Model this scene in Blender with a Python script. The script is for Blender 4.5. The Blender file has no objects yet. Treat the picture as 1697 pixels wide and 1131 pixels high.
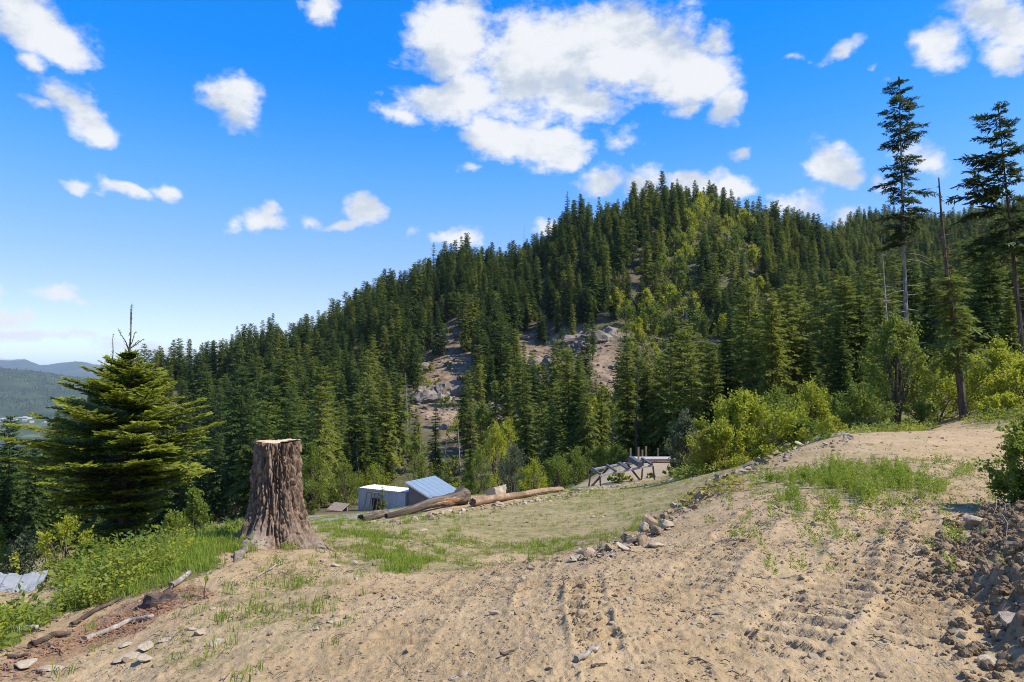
import bpy, math, random
import numpy as np
from mathutils import Vector, Matrix

R = math.radians
SC = bpy.context.scene
COL = SC.collection

# ------------------------------------------------------------------ camera, sky, sun, exposure
CAMZ, FPX, CX, CY, HOR = 1.7, 1126.0, 848.5, 565.5, 625.0
PITCH = math.atan((HOR - CY) / FPX)
cam_d = bpy.data.cameras.new('camera')
cam = bpy.data.objects.new('camera', cam_d)
COL.objects.link(cam)
cam.location = (0, 0, CAMZ)
cam.rotation_euler = (math.pi / 2 + PITCH, 0, 0)
cam_d.sensor_width = 36.0
cam_d.lens = 36.0 * FPX / 1697.0
cam_d.clip_start, cam_d.clip_end = 0.05, 80000
SC.camera = cam

SUN_AZ, SUN_EL = 101.0, 50.0            # azimuth clockwise from +Y
SKY_STRENGTH = 0.10
SUN_STRENGTH = 4.9
sun_d = bpy.data.lights.new('sun', 'SUN')
sun_d.energy, sun_d.angle, sun_d.color = SUN_STRENGTH, R(0.53), (1.0, 0.93, 0.81)
sun = bpy.data.objects.new('sun', sun_d)
COL.objects.link(sun)
sdir = Vector((math.sin(R(SUN_AZ)) * math.cos(R(SUN_EL)), math.cos(R(SUN_AZ)) * math.cos(R(SUN_EL)), math.sin(R(SUN_EL))))
sun.rotation_euler = sdir.to_track_quat('Z', 'Y').to_euler()
sun.location = (30, -20, 60)

SC.view_settings.view_transform = 'Standard'
SC.view_settings.look = 'None'
SC.view_settings.exposure = 0.5
SC.view_settings.gamma = 1.0
SC.view_settings.use_curve_mapping = False
SC.render.engine = 'CYCLES'
cy = SC.cycles
cy.use_denoising = True
cy.denoiser = 'OPENIMAGEDENOISE'
cy.denoising_input_passes = 'RGB_ALBEDO_NORMAL'
cy.denoising_prefilter = 'NONE'
cy.filter_width = 1.0
cy.max_bounces, cy.diffuse_bounces, cy.glossy_bounces = 6, 3, 2
cy.transmission_bounces, cy.transparent_max_bounces, cy.volume_bounces = 3, 4, 0
cy.use_adaptive_sampling = True
cy.adaptive_threshold = 0.01
cy.caustics_reflective = cy.caustics_refractive = False


# ------------------------------------------------------------------ projection helpers (pixels of the 1697 x 1131 photo)
def ray(px, py):
    """slopes X/Y and Z/Y of the sight line through a photo pixel"""
    a = (np.asarray(px, float) - CX) / FPX
    v = -(np.asarray(py, float) - CY) / FPX
    cp, sp = math.cos(PITCH), math.sin(PITCH)
    yw = cp - v * sp
    return a / yw, (sp + v * cp) / yw


def pt(px, py, Y):
    u, s = ray(px, py)
    return np.array([float(u) * Y, Y, CAMZ + float(s) * Y])


def proj(x, y, z):
    cp, sp = math.cos(PITCH), math.sin(PITCH)
    d = np.maximum(y * cp + (z - CAMZ) * sp, 1e-3)
    v = (-y * sp + (z - CAMZ) * cp) / d
    return CX + FPX * x / d, CY - FPX * v


# ------------------------------------------------------------------ world: Nishita sky with clouds
def make_world():
    w = bpy.data.worlds.new('World')
    SC.world = w
    w.use_nodes = True
    nt = w.node_tree
    N, L = nt.nodes, nt.links
    N.clear()

    def new(t, **kw):
        n = N.new(t)
        for k, v in kw.items():
            setattr(n, k, v)
        return n

    def put(sock, v):
        if isinstance(v, bpy.types.NodeSocket):
            L.new(v, sock)
        else:
            sock.default_value = v

    def M(op, a, b=0.0, c=0.0, clamp=False):
        n = new('ShaderNodeMath', operation=op, use_clamp=clamp)
        put(n.inputs[0], a); put(n.inputs[1], b); put(n.inputs[2], c)
        return n.outputs[0]

    def ss(x, lo, hi):
        n = new('ShaderNodeMapRange', interpolation_type='SMOOTHSTEP')
        put(n.inputs[0], x)
        n.inputs[1].default_value, n.inputs[2].default_value = lo, hi
        return n.outputs[0]

    sky = new('ShaderNodeTexSky', sky_type='NISHITA')
    sky.sun_disc = False
    sky.sun_elevation, sky.sun_rotation = R(SUN_EL), R(SUN_AZ)
    sky.altitude, sky.air_density, sky.dust_density, sky.ozone_density = 700, 1.0, 0.35, 2.5
    hsv = new('ShaderNodeHueSaturation')
    hsv.inputs['Hue'].default_value = 0.519
    hsv.inputs['Value'].default_value = 1.8
    gam = new('ShaderNodeGamma')
    gam.inputs['Gamma'].default_value = 0.55
    L.new(sky.outputs[0], gam.inputs['Color'])
    gain = new('ShaderNodeVectorMath', operation='SCALE')
    gain.inputs['Scale'].default_value = 2.02
    L.new(gam.outputs[0], gain.inputs[0])
    L.new(gain.outputs[0], hsv.inputs['Color'])
    tcs = new('ShaderNodeTexCoord')
    sps = new('ShaderNodeSeparateXYZ')
    L.new(tcs.outputs['Generated'], sps.inputs[0])
    for nm, lo_, hi_ in (('Hue', .540, .519), ('Value', 1.45, 1.8)):
        mr = new('ShaderNodeMapRange', interpolation_type='SMOOTHSTEP')
        L.new(sps.outputs[2], mr.inputs[0])
        for q, v in enumerate((0.0, 0.30, lo_, hi_)):
            mr.inputs[q + 1].default_value = v
        L.new(mr.outputs[0], hsv.inputs[nm])

    tc = new('ShaderNodeTexCoord')
    sep = new('ShaderNodeSeparateXYZ')
    L.new(tc.outputs['Generated'], sep.inputs[0])
    az = M('ARCTAN2', sep.outputs[0], sep.outputs[1])
    el = M('ARCSINE', sep.outputs[2])
    sat = new('ShaderNodeMapRange', interpolation_type='SMOOTHSTEP')
    L.new(el, sat.inputs[0])
    for q, v in enumerate((0.0, 0.42, 1.85, 2.15)):
        sat.inputs[q + 1].default_value = v
    L.new(sat.outputs[0], hsv.inputs['Saturation'])
    comb = new('ShaderNodeCombineXYZ')
    L.new(az, comb.inputs[0]); L.new(el, comb.inputs[1])

    def noise(scale, detail, rough, vec, lac=2.1):
        n = new('ShaderNodeTexNoise')
        n.inputs['Scale'].default_value, n.inputs['Detail'].default_value = scale, detail
        n.inputs['Roughness'].default_value = rough
        n.inputs['Lacunarity'].default_value = lac
        L.new(vec, n.inputs['Vector'])
        return n

    # warp of the angular coordinates, so that no cloud keeps an oval edge
    wn = noise(9.0, 4.0, 0.55, comb.outputs[0])
    wsub = new('ShaderNodeVectorMath', operation='SUBTRACT')
    L.new(wn.outputs['Color'], wsub.inputs[0]); wsub.inputs[1].default_value = (.5, .5, .5)
    wsc = new('ShaderNodeVectorMath', operation='SCALE')
    L.new(wsub.outputs[0], wsc.inputs[0]); wsc.inputs['Scale'].default_value = 0.075
    wadd = new('ShaderNodeVectorMath', operation='ADD')
    L.new(comb.outputs[0], wadd.inputs[0]); L.new(wsc.outputs[0], wadd.inputs[1])
    P = wadd.outputs[0]

    # cloud banks: centre, radii (photo pixels), tilt, strength
    blobs = [(45, 28, 112, 55, 0, 1), (100, 62, 62, 40, 20, 1), (45, 88, 36, 18, 0, .7),
             (122, 165, 78, 40, 38, .95), (85, 138, 42, 28, 0, .8), (160, 195, 45, 30, 25, 1), (60, 165, 30, 14, 0, .5),
             (385, 165, 52, 50, 40, .85), (390, 200, 42, 34, 0, .75), (530, 15, 28, 55, 20, .7),
             (745, 60, 85, 105, 0, 1), (740, 155, 115, 45, -12, 1), (672, 188, 45, 24, 10, .8),
             (900, 110, 130, 110, 0, 1.2), (1020, 70, 150, 95, 0, 1.2), (1110, 110, 120, 75, 15, 1.1), (1195, 165, 34, 42, 25, 1),
             (950, 165, 110, 40, 0, 1), (1180, 60, 60, 34, 0, .7), (1135, 176, 22, 14, 0, .6),
             (865, 235, 110, 40, 6, 1), (800, 215, 45, 30, 0, 1), (935, 248, 60, 24, 0, .8), (905, 195, 65, 30, -30, .6), (780, 272, 18, 14, 0, .5),
             (440, 355, 52, 24, 0, .95), (447, 338, 26, 22, 0, .9), (380, 360, 22, 12, 0, .45), (525, 360, 34, 18, 10, .55),
             (600, 350, 38, 28, 20, .9), (580, 370, 38, 14, -10, .9), (682, 382, 16, 12, -40, .5),
             (125, 296, 28, 14, 0, .7), (185, 300, 45, 18, 5, .8), (225, 315, 42, 18, 15, .85), (280, 318, 38, 18, 10, .85),
             (1000, 300, 55, 40, -10, .8), (1060, 300, 50, 30, 0, .85), (1140, 310, 70, 28, 0, .95), (1215, 318, 45, 22, 0, .85),
             (1368, 270, 52, 38, 15, .95), (1395, 290, 34, 18, 0, .8), (1228, 260, 34, 22, -20, .7), (1038, 225, 30, 24, 0, .55),
             (1535, 85, 52, 52, -25, .85), (1640, 35, 105, 55, 25, .95), (1665, 95, 55, 28, 10, .8), (1390, 88, 40, 14, -25, .55),
             (1320, 112, 25, 10, 0, .45), (1450, 100, 16, 12, 0, .4), (1540, 262, 60, 32, 10, .6), (1455, 298, 30, 16, 0, .6),
             (1330, 350, 70, 24, 0, .6), (1410, 345, 45, 22, 0, .6), (760, 392, 45, 18, 0, .85), (910, 372, 30, 14, 0, .6),
             (90, 485, 62, 22, 10, .75), (140, 500, 40, 12, 0, .6), (22, 522, 36, 20, 0, .8), (105, 555, 120, 13, 0, .6),
             (255, 572, 110, 18, 4, .6), (0, 478, 22, 14, 0, .6), (30, 550, 80, 9, 0, .45)]

    def field(coord):
        best = None
        for (bx, by, rx, ry, rot, k) in blobs:
            u0, s0 = ray(bx, by)
            a0, e0 = math.atan(float(u0)), math.atan(float(s0) / math.sqrt(1 + float(u0) ** 2))
            u1, _ = ray(bx + rx, by)
            _, s1 = ray(bx, by - ry)
            sa = abs(math.atan(float(u1)) - a0) * 1.12
            se = abs(math.atan(float(s1) / math.sqrt(1 + float(u0) ** 2)) - e0) * 1.12
            mp = new('ShaderNodeMapping', vector_type='TEXTURE')
            mp.inputs['Location'].default_value = (a0, e0, 0)
            mp.inputs['Rotation'].default_value = (0, 0, R(-rot))
            mp.inputs['Scale'].default_value = (sa, se, 1)
            L.new(coord, mp.inputs[0])
            ln = new('ShaderNodeVectorMath', operation='LENGTH')
            L.new(mp.outputs[0], ln.inputs[0])
            v = M('MULTIPLY_ADD', ln.outputs['Value'], -k, k)
            best = v if best is None else M('MAXIMUM', best, v)
        return best

    fld = field(P)
    # the same fair-weather cloud goes on outside the frame
    g = noise(3.2, 3.0, 0.5, tc.outputs['Generated'])
    gen = M('MULTIPLY', M('SUBTRACT', g.outputs[0], 0.54), 5.0)
    outside = M('MAXIMUM', ss(M('ABSOLUTE', az), 0.72, 0.82), ss(el, 0.56, 0.66))
    gen = M('MINIMUM', M('SUBTRACT', gen, M('MULTIPLY', M('SUBTRACT', 1.0, outside), 9.0)), 0.9)
    gen = M('SUBTRACT', gen, M('MULTIPLY', ss(el, 0.06, 0.0), 5.0))
    fld = M('MAXIMUM', fld, gen)
    mpd = new('ShaderNodeMapping')
    mpd.inputs['Scale'].default_value = (1, 1, 1.7)
    L.new(tc.outputs['Generated'], mpd.inputs[0])
    n1 = noise(11.0, 9.0, 0.60, mpd.outputs[0])
    n3 = noise(38.0, 6.0, 0.62, mpd.outputs[0])
    dens = M('ADD', fld, M('MULTIPLY_ADD', n1.outputs[0], 1.45, -0.86))
    dens = M('ADD', dens, M('MULTIPLY_ADD', n3.outputs[0], 0.62, -0.31))
    alpha = M('MULTIPLY', M('POWER', ss(dens, -0.08, 0.46), 0.85), 0.97)
    # thick cores are greyer underneath
    n2 = noise(8.0, 6.0, 0.55, mpd.outputs[0])
    off = new('ShaderNodeVectorMath', operation='ADD')
    L.new(mpd.outputs[0], off.inputs[0]); off.inputs[1].default_value = (0.03, -0.01, 0.075)
    n4 = noise(11.0, 5.0, 0.58, off.outputs[0])
    shade = M('SUBTRACT', n4.outputs[0], n1.outputs[0])
    shade = ss(M('ADD', M('MULTIPLY', shade, 1.6), M('MULTIPLY_ADD', n2.outputs[0], 1.2, -0.55)), -0.15, 0.42)
    cm = new('ShaderNodeMix', data_type='RGBA')
    L.new(M('MULTIPLY', shade, ss(el, 0.06, 0.32)), cm.inputs['Factor'])
    cs = 0.68 / SKY_STRENGTH
    cm.inputs['A'].default_value = (cs * .97, cs * .985, cs, 1)
    cm.inputs['B'].default_value = (cs * .60, cs * .68, cs * .79, 1)
    mix = new('ShaderNodeMix', data_type='RGBA')
    L.new(alpha, mix.inputs['Factor'])
    L.new(hsv.outputs[0], mix.inputs['A'])
    L.new(cm.outputs['Result'], mix.inputs['B'])
    bg = new('ShaderNodeBackground')
    bg.inputs['Strength'].default_value = SKY_STRENGTH
    L.new(mix.outputs['Result'], bg.inputs['Color'])
    out = new('ShaderNodeOutputWorld')
    L.new(bg.outputs[0], out.inputs[0])
    w.cycles.sampling_method = 'MANUAL'
    w.cycles.sample_map_resolution = 512


make_world()


# ------------------------------------------------------------------ numpy noise
_prng = np.random.default_rng(5)
_perm = _prng.permutation(512).astype(np.int64)
_perm = np.concatenate([_perm, _perm, _perm])
_gang = _prng.uniform(0, 2 * np.pi, 1024)


def pnoise(x, y, seed=0):
    x = np.asarray(x, float) + seed * 17.13
    y = np.asarray(y, float) + seed * 9.71
    xi, yi = np.floor(x).astype(np.int64), np.floor(y).astype(np.int64)
    xf, yf = x - xi, y - yi
    u, v = xf * xf * xf * (xf * (xf * 6 - 15) + 10), yf * yf * yf * (yf * (yf * 6 - 15) + 10)

    def gr(ix, iy, dx, dy):
        a = _gang[_perm[(_perm[ix & 511] + iy) & 511]]
        return np.cos(a) * dx + np.sin(a) * dy
    n0 = gr(xi, yi, xf, yf) * (1 - u) + gr(xi + 1, yi, xf - 1, yf) * u
    n1 = gr(xi, yi + 1, xf, yf - 1) * (1 - u) + gr(xi + 1, yi + 1, xf - 1, yf - 1) * u
    return (n0 * (1 - v) + n1 * v) * 1.5


def fbm(x, y, oct=4, seed=0, rough=.5):
    r, a, f = 0, 1.0, 1.0
    for i in range(oct):
        r = r + a * pnoise(np.asarray(x) * f, np.asarray(y) * f, seed + i * 3)
        a *= rough
        f *= 2.03
    return r


def sst(x, lo, hi):
    t = np.clip((np.asarray(x, float) - lo) / (hi - lo), 0, 1)
    return t * t * (3 - 2 * t)


# ------------------------------------------------------------------ terrain: sight-line slopes interpolated over azimuth and log depth
ctrl = []


def G(px, py, Y):
    u, s = ray(px, py)
    ctrl.append((float(u), Y, float(s)))


def W(px, Y, z):
    u, _ = ray(px, 640)
    ctrl.append((float(u), Y, (z - CAMZ) / Y))


for p_, z_ in ((-400, -.25), (200, -.05), (848, 0), (1500, 0), (2100, 0)):
    W(p_, 0.5, z_ * .3); W(p_, 1.2, z_ * .6); W(p_, 2.2, z_ * .9)
for a_ in [(-250, 1131, 5.6), (0, 1131, 4.9), (280, 1131, 4.4), (560, 1131, 4.1), (848, 1131, 3.8), (1150, 1131, 3.75), (1400, 1131, 3.75),
           (1697, 1131, 3.7), (1950, 1131, 3.6),
           (0, 1050, 6.2), (200, 1010, 6.6), (450, 990, 6.4), (700, 1000, 5.8), (950, 985, 5.4), (1200, 970, 5.55), (1500, 970, 5.5), (1750, 970, 5.5),
           (-150, 1010, 8), (0, 1000, 8), (200, 925, 9.4), (350, 890, 10.6), (470, 905, 9.6), (600, 900, 11), (700, 900, 11.5), (850, 930, 8.6),
           (960, 905, 8.6), (1000, 925, 7), (1080, 890, 8.3), (1250, 850, 8.7), (1500, 850, 8.6), (1750, 850, 8.5),
           (-100, 985, 11), (0, 985, 11.3), (0, 1060, 15), (200, 1000, 15), (350, 930, 16), (-200, 1100, 14),
           (0, 1000, 30), (200, 960, 30), (350, 900, 35), (0, 930, 70), (200, 900, 70), (350, 870, 80),
           (530, 870, 17), (620, 862, 22), (560, 855, 34), (640, 850, 48), (640, 846, 76), (740, 843, 76), (775, 822, 31), (775, 838, 44), (775, 842, 60), (560, 850, 70),
           (930, 812, 36), (850, 828, 46), (930, 815, 55), (850, 870, 17), (750, 860, 19), (1000, 830, 23), (1000, 806, 41), (1085, 796, 41.5),
           (1110, 770, 53), (1060, 765, 58), (1000, 782, 56), (1100, 800, 32), (1200, 785, 22), (1200, 768, 33),
           (1150, 830, 11.7), (1200, 795, 14.0), (1260, 770, 16.5), (1320, 745, 20), (1400, 722, 24.5), (1500, 716, 24), (1500, 800, 11),
           (1400, 780, 12.5), (1350, 850, 8.7), (1650, 712, 23.5), (1750, 800, 11), (1800, 715, 23),
           (1300, 760, 30), (1400, 735, 33), (1500, 722, 32), (1595, 697, 33), (1697, 660, 36), (1850, 640, 30),
           (1300, 740, 60), (1450, 680, 60), (1600, 640, 60), (1697, 610, 60), (1850, 580, 60),
           (1300, 700, 100), (1500, 630, 110), (1697, 570, 110), (1850, 540, 110),
           (500, 830, 100), (700, 825, 105), (900, 790, 105), (1100, 760, 105),
           (350, 760, 180), (500, 740, 170), (700, 700, 160), (900, 680, 160), (1100, 660, 160), (1300, 620, 170), (1500, 580, 180), (1750, 520, 180),
           (350, 690, 260), (500, 650, 260), (700, 590, 250), (900, 570, 250), (1100, 540, 250), (1300, 520, 260), (1500, 500, 280), (1750, 470, 280),
           (150, 716, 330), (270, 650, 330), (350, 622, 335), (430, 592, 340), (600, 520, 355), (760, 450, 370), (950, 390, 385), (1090, 352, 395), (1200, 368, 395),
           (1300, 400, 410), (1420, 385, 600), (1560, 382, 620), (1697, 358, 650), (1850, 345, 650),
           (1450, 445, 420), (1600, 432, 420), (1750, 420, 420)]:
    G(*a_)
for p_, z4, z7, z10 in ((430, -40, -120, -170), (600, -10, -100, -160), (760, 20, -80, -150), (950, 45, -60, -140), (1090, 60, -40, -130), (1250, 55, -30, -120)):
    W(p_, 470, z4); W(p_, 720, z7); W(p_, 1100, z10); W(p_, 3000, -230)
for p_ in (1420, 1600, 1850):
    W(p_, 850, 120); W(p_, 1300, 20); W(p_, 3000, -230)
for p_ in (-300, 0, 150, 270):
    W(p_, 160, -42); W(p_, 420, -100); W(p_, 1000, -180); W(p_, 2200, -228); W(p_, 3400, -234)
for p_ in (-300, 270, 848, 1500, 1900):
    W(p_, 6000, -236); W(p_, 20000, -237)
for p_ in (-700, ):
    W(p_, 5, -.8); W(p_, 10, -3); W(p_, 30, -12); W(p_, 100, -32); W(p_, 400, -110)
for p_ in (2300, ):
    W(p_, 5, .05); W(p_, 12, .2); W(p_, 30, 1.5); W(p_, 60, 6); W(p_, 150, 20); W(p_, 400, 70)
ctrl = np.array(ctrl)
KU = 4.0
_cq = np.stack([ctrl[:, 0] * KU, np.log(ctrl[:, 1])], 1)


def _tps(r2):
    return 0.5 * r2 * np.log(r2 + 1e-12)


def _solve():
    n = len(_cq)
    d2 = ((_cq[:, None] - _cq[None]) ** 2).sum(-1)
    K = _tps(d2) + np.eye(n) * 2e-3
    Pm = np.concatenate([np.ones((n, 1)), _cq], 1)
    A = np.zeros((n + 3, n + 3))
    A[:n, :n], A[:n, n:], A[n:, :n] = K, Pm, Pm.T
    b = np.zeros(n + 3)
    b[:n] = ctrl[:, 2] * np.minimum(ctrl[:, 1], 1e9)  # z - CAMZ
    # interpolate the slope, weighted evenly
    b[:n] = ctrl[:, 2]
    return np.linalg.solve(A, b)


_wt = _solve()
UMAX, UMIN = 1.25, -1.15


def base_z(x, y):
    x = np.atleast_1d(np.asarray(x, float)); y = np.atleast_1d(np.asarray(y, float))
    out = np.empty(x.shape)
    shp = x.shape
    x, y = x.ravel(), y.ravel()
    o = np.empty(len(x))
    r = np.hypot(x, y) + 1e-6
    azm = np.arctan2(x, y)
    amin, amax = math.atan(UMIN), math.atan(UMAX)
    ac = np.clip(azm, amin, amax)
    Yc = np.maximum(r * np.cos(ac), .35)
    for i in range(0, len(x), 60000):
        sl = slice(i, i + 60000)
        q = np.stack([np.tan(ac[sl]) * KU, np.log(Yc[sl])], 1)
        d2 = ((q[:, None, 0] - _cq[None, :, 0]) ** 2 + (q[:, None, 1] - _cq[None, :, 1]) ** 2)
        s = _tps(d2) @ _wt[:len(_cq)] + _wt[-3] + q @ _wt[-2:]
        o[sl] = CAMZ + s * Yc[sl]
    far = sst(r, 2500, 6000)
    o = o * (1 - far) + (-236.0) * far
    # outside the frame the ground levels out gently
    k = sst(np.abs(azm), 1.0, 1.9)
    zd = -0.015 * np.minimum(r, 400) - 225 * sst(r, 300, 3000)
    o = o * (1 - k) + zd * k
    return o.reshape(shp)


# stone row that edges the upper terrace
ROW_PX = [(985, 935, 6.9), (1040, 908, 7.7), (1085, 880, 8.9), (1125, 845, 10.9), (1165, 815, 12.7), (1205, 792, 14.4), (1260, 768, 17.0), (1300, 752, 19.2), (1340, 740, 20.6)]
ROW = np.array([pt(*a)[:2] for a in ROW_PX])


def poly_coord(x, y, poly):
    """distance along, signed offset (right side positive) and distance to a polyline"""
    bd = np.full(x.shape, 1e9); bs = np.zeros(x.shape); bl = np.zeros(x.shape)
    acc = 0.0
    for (a, b) in zip(poly[:-1], poly[1:]):
        d = b - a
        ln = math.hypot(*d)
        t = np.clip(((x - a[0]) * d[0] + (y - a[1]) * d[1]) / ln ** 2, 0, 1)
        ex, ey = x - a[0] - t * d[0], y - a[1] - t * d[1]
        dist = np.hypot(ex, ey)
        side = np.sign(d[1] * ex - d[0] * ey)
        m = dist < bd
        bd = np.where(m, dist, bd)
        bs = np.where(m, acc + t * ln, bs)
        bl = np.where(m, dist * side, bl)
        acc += ln
    return bs, bl, bd, acc


TRACKS = []   # polyline in ground x,y ; half width ; lug pitch ; depth ; skew


def near_detail(x, y):
    r = np.hypot(x, y)
    z = np.zeros(x.shape)
    nearw = 1 - sst(r, 25, 60)
    m = r < 60
    if m.any():
        xm, ym = x[m], y[m]
        rm = r[m]
        d = 0.04 * fbm(xm * .55, ym * .55, 3, 1) + 0.011 * fbm(xm * 2.6, ym * 2.6, 3, 4)
        n = fbm(xm * 9, ym * 9, 3, 9)
        d += 0.011 * np.maximum(n, -.25) * (1 - sst(rm, 9, 26))
        c = pnoise(xm * 21, ym * 21, 21)
        d += 0.016 * np.maximum(c - .25, 0) * (1 - sst(rm, 6, 13)) * 2
        # terrace step
        s, l, dd, tot = poly_coord(xm, ym, ROW)
        hgt = 0.34 * sst(s, 0.2, 3.0) * (1 - sst(s, tot - 2.5, tot))
        side = sst(l, -.55, .05)
        d += np.where(dd < 6, -hgt * (1 - side) * (1 - sst(-l, 1.5, 6)), 0)
        for (poly, hw, pitch, depth, skew) in TRACKS:
            s, l, dd, tot = poly_coord(xm, ym, poly)
            w = (1 - sst(dd, hw * .75, hw * 1.05)) * sst(s, 0, .8) * (1 - sst(s, tot - .8, tot))
            wob = pnoise(xm * 1.3, ym * 1.3, 33)
            brk = sst(pnoise(xm * 1.6, ym * 1.6, 41), -.9, -.3)
            ph = ((s + skew * np.abs(l)) / pitch + wob * .10 + .05 * pnoise(xm * 7, ym * 7, 43)) % 1.0
            lug = sst(ph, .0, .13) * (1 - sst(ph, .34, .95))
            d += -w * depth * (.75 - lug * (.35 + .65 * brk)) * (1 + .5 * pnoise(xm * 4, ym * 4, 45))
            rim = np.exp(-((dd - hw * 1.15) / (hw * .22)) ** 2) * sst(s, 0, .8) * (1 - sst(s, tot - .8, tot))
            d += rim * depth * .8 * (.5 + pnoise(xm * 5, ym * 5, 17))
        z[m] = d * nearw[m]
    hillw = sst(r, 90, 200) * (1 - sst(r, 1500, 3000))
    m = hillw > 0
    if m.any():
        z[m] += hillw[m] * (4.0 * fbm(x[m] / 55, y[m] / 55, 4, 50))
    return z


def gz(x, y):
    x = np.atleast_1d(np.asarray(x, float)); y = np.atleast_1d(np.asarray(y, float))
    return base_z(x, y) + near_detail(x, y)


def gz1(x, y):
    return float(gz(x, y)[0])


def gp(px, py, y0=2.0, y1=90.0):
    """where the sight lines through photo pixels first meet the ground"""
    px = np.atleast_1d(np.asarray(px, float)); py = np.atleast_1d(np.asarray(py, float))
    u, s = ray(px, py)
    hit = np.full(px.shape, np.nan)
    Ys = np.geomspace(y0, y1, 260)
    prev = None
    for Y in Ys:
        need = np.isnan(hit)
        if not need.any():
            break
        g = base_z(u[need] * Y, np.full(need.sum(), Y))
        below = (CAMZ + s[need] * Y) <= g
        h = hit[need]
        h[below] = Y
        hit[need] = h
    hit = np.where(np.isnan(hit), y1, hit)
    x, y = u * hit, hit
    return np.stack([x, y, gz(x, y)], 1)


def at(px, Y, dz=0.0):
    u, _ = ray(px, 700)
    x = float(u) * Y
    return (x, Y, gz1(x, Y) + dz)


for pl, hw, pitch, dep, sk in (
        ([(1225, 1131), (1279, 1087), (1315, 1052), (1361, 1011), (1407, 965), (1443, 905), (1470, 850), (1485, 815)], .26, .22, .046, .18),
        ([(1506, 1120), (1509, 1041), (1512, 1000), (1509, 949), (1514, 898), (1520, 850), (1522, 815)], .23, .20, .044, -.18),
        ([(1100, 1010), (1150, 965), (1195, 915), (1240, 870), (1290, 832)], .26, .24, .034, .18),
        ([(865, 1060), (880, 1000), (888, 965), (915, 910)], .13, .2, .03, .4),
        ([(1010, 1131), (990, 1070), (970, 1005), (972, 945)], .14, .2, .06, -.4),
        ([(600, 1131), (680, 1040), (760, 980), (850, 905), (960, 850)], .22, .22, .022, .3)):
    q = gp([a[0] for a in pl], [a[1] for a in pl])
    TRACKS.append((q[:, :2].copy(), hw, pitch, dep, sk))


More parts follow.
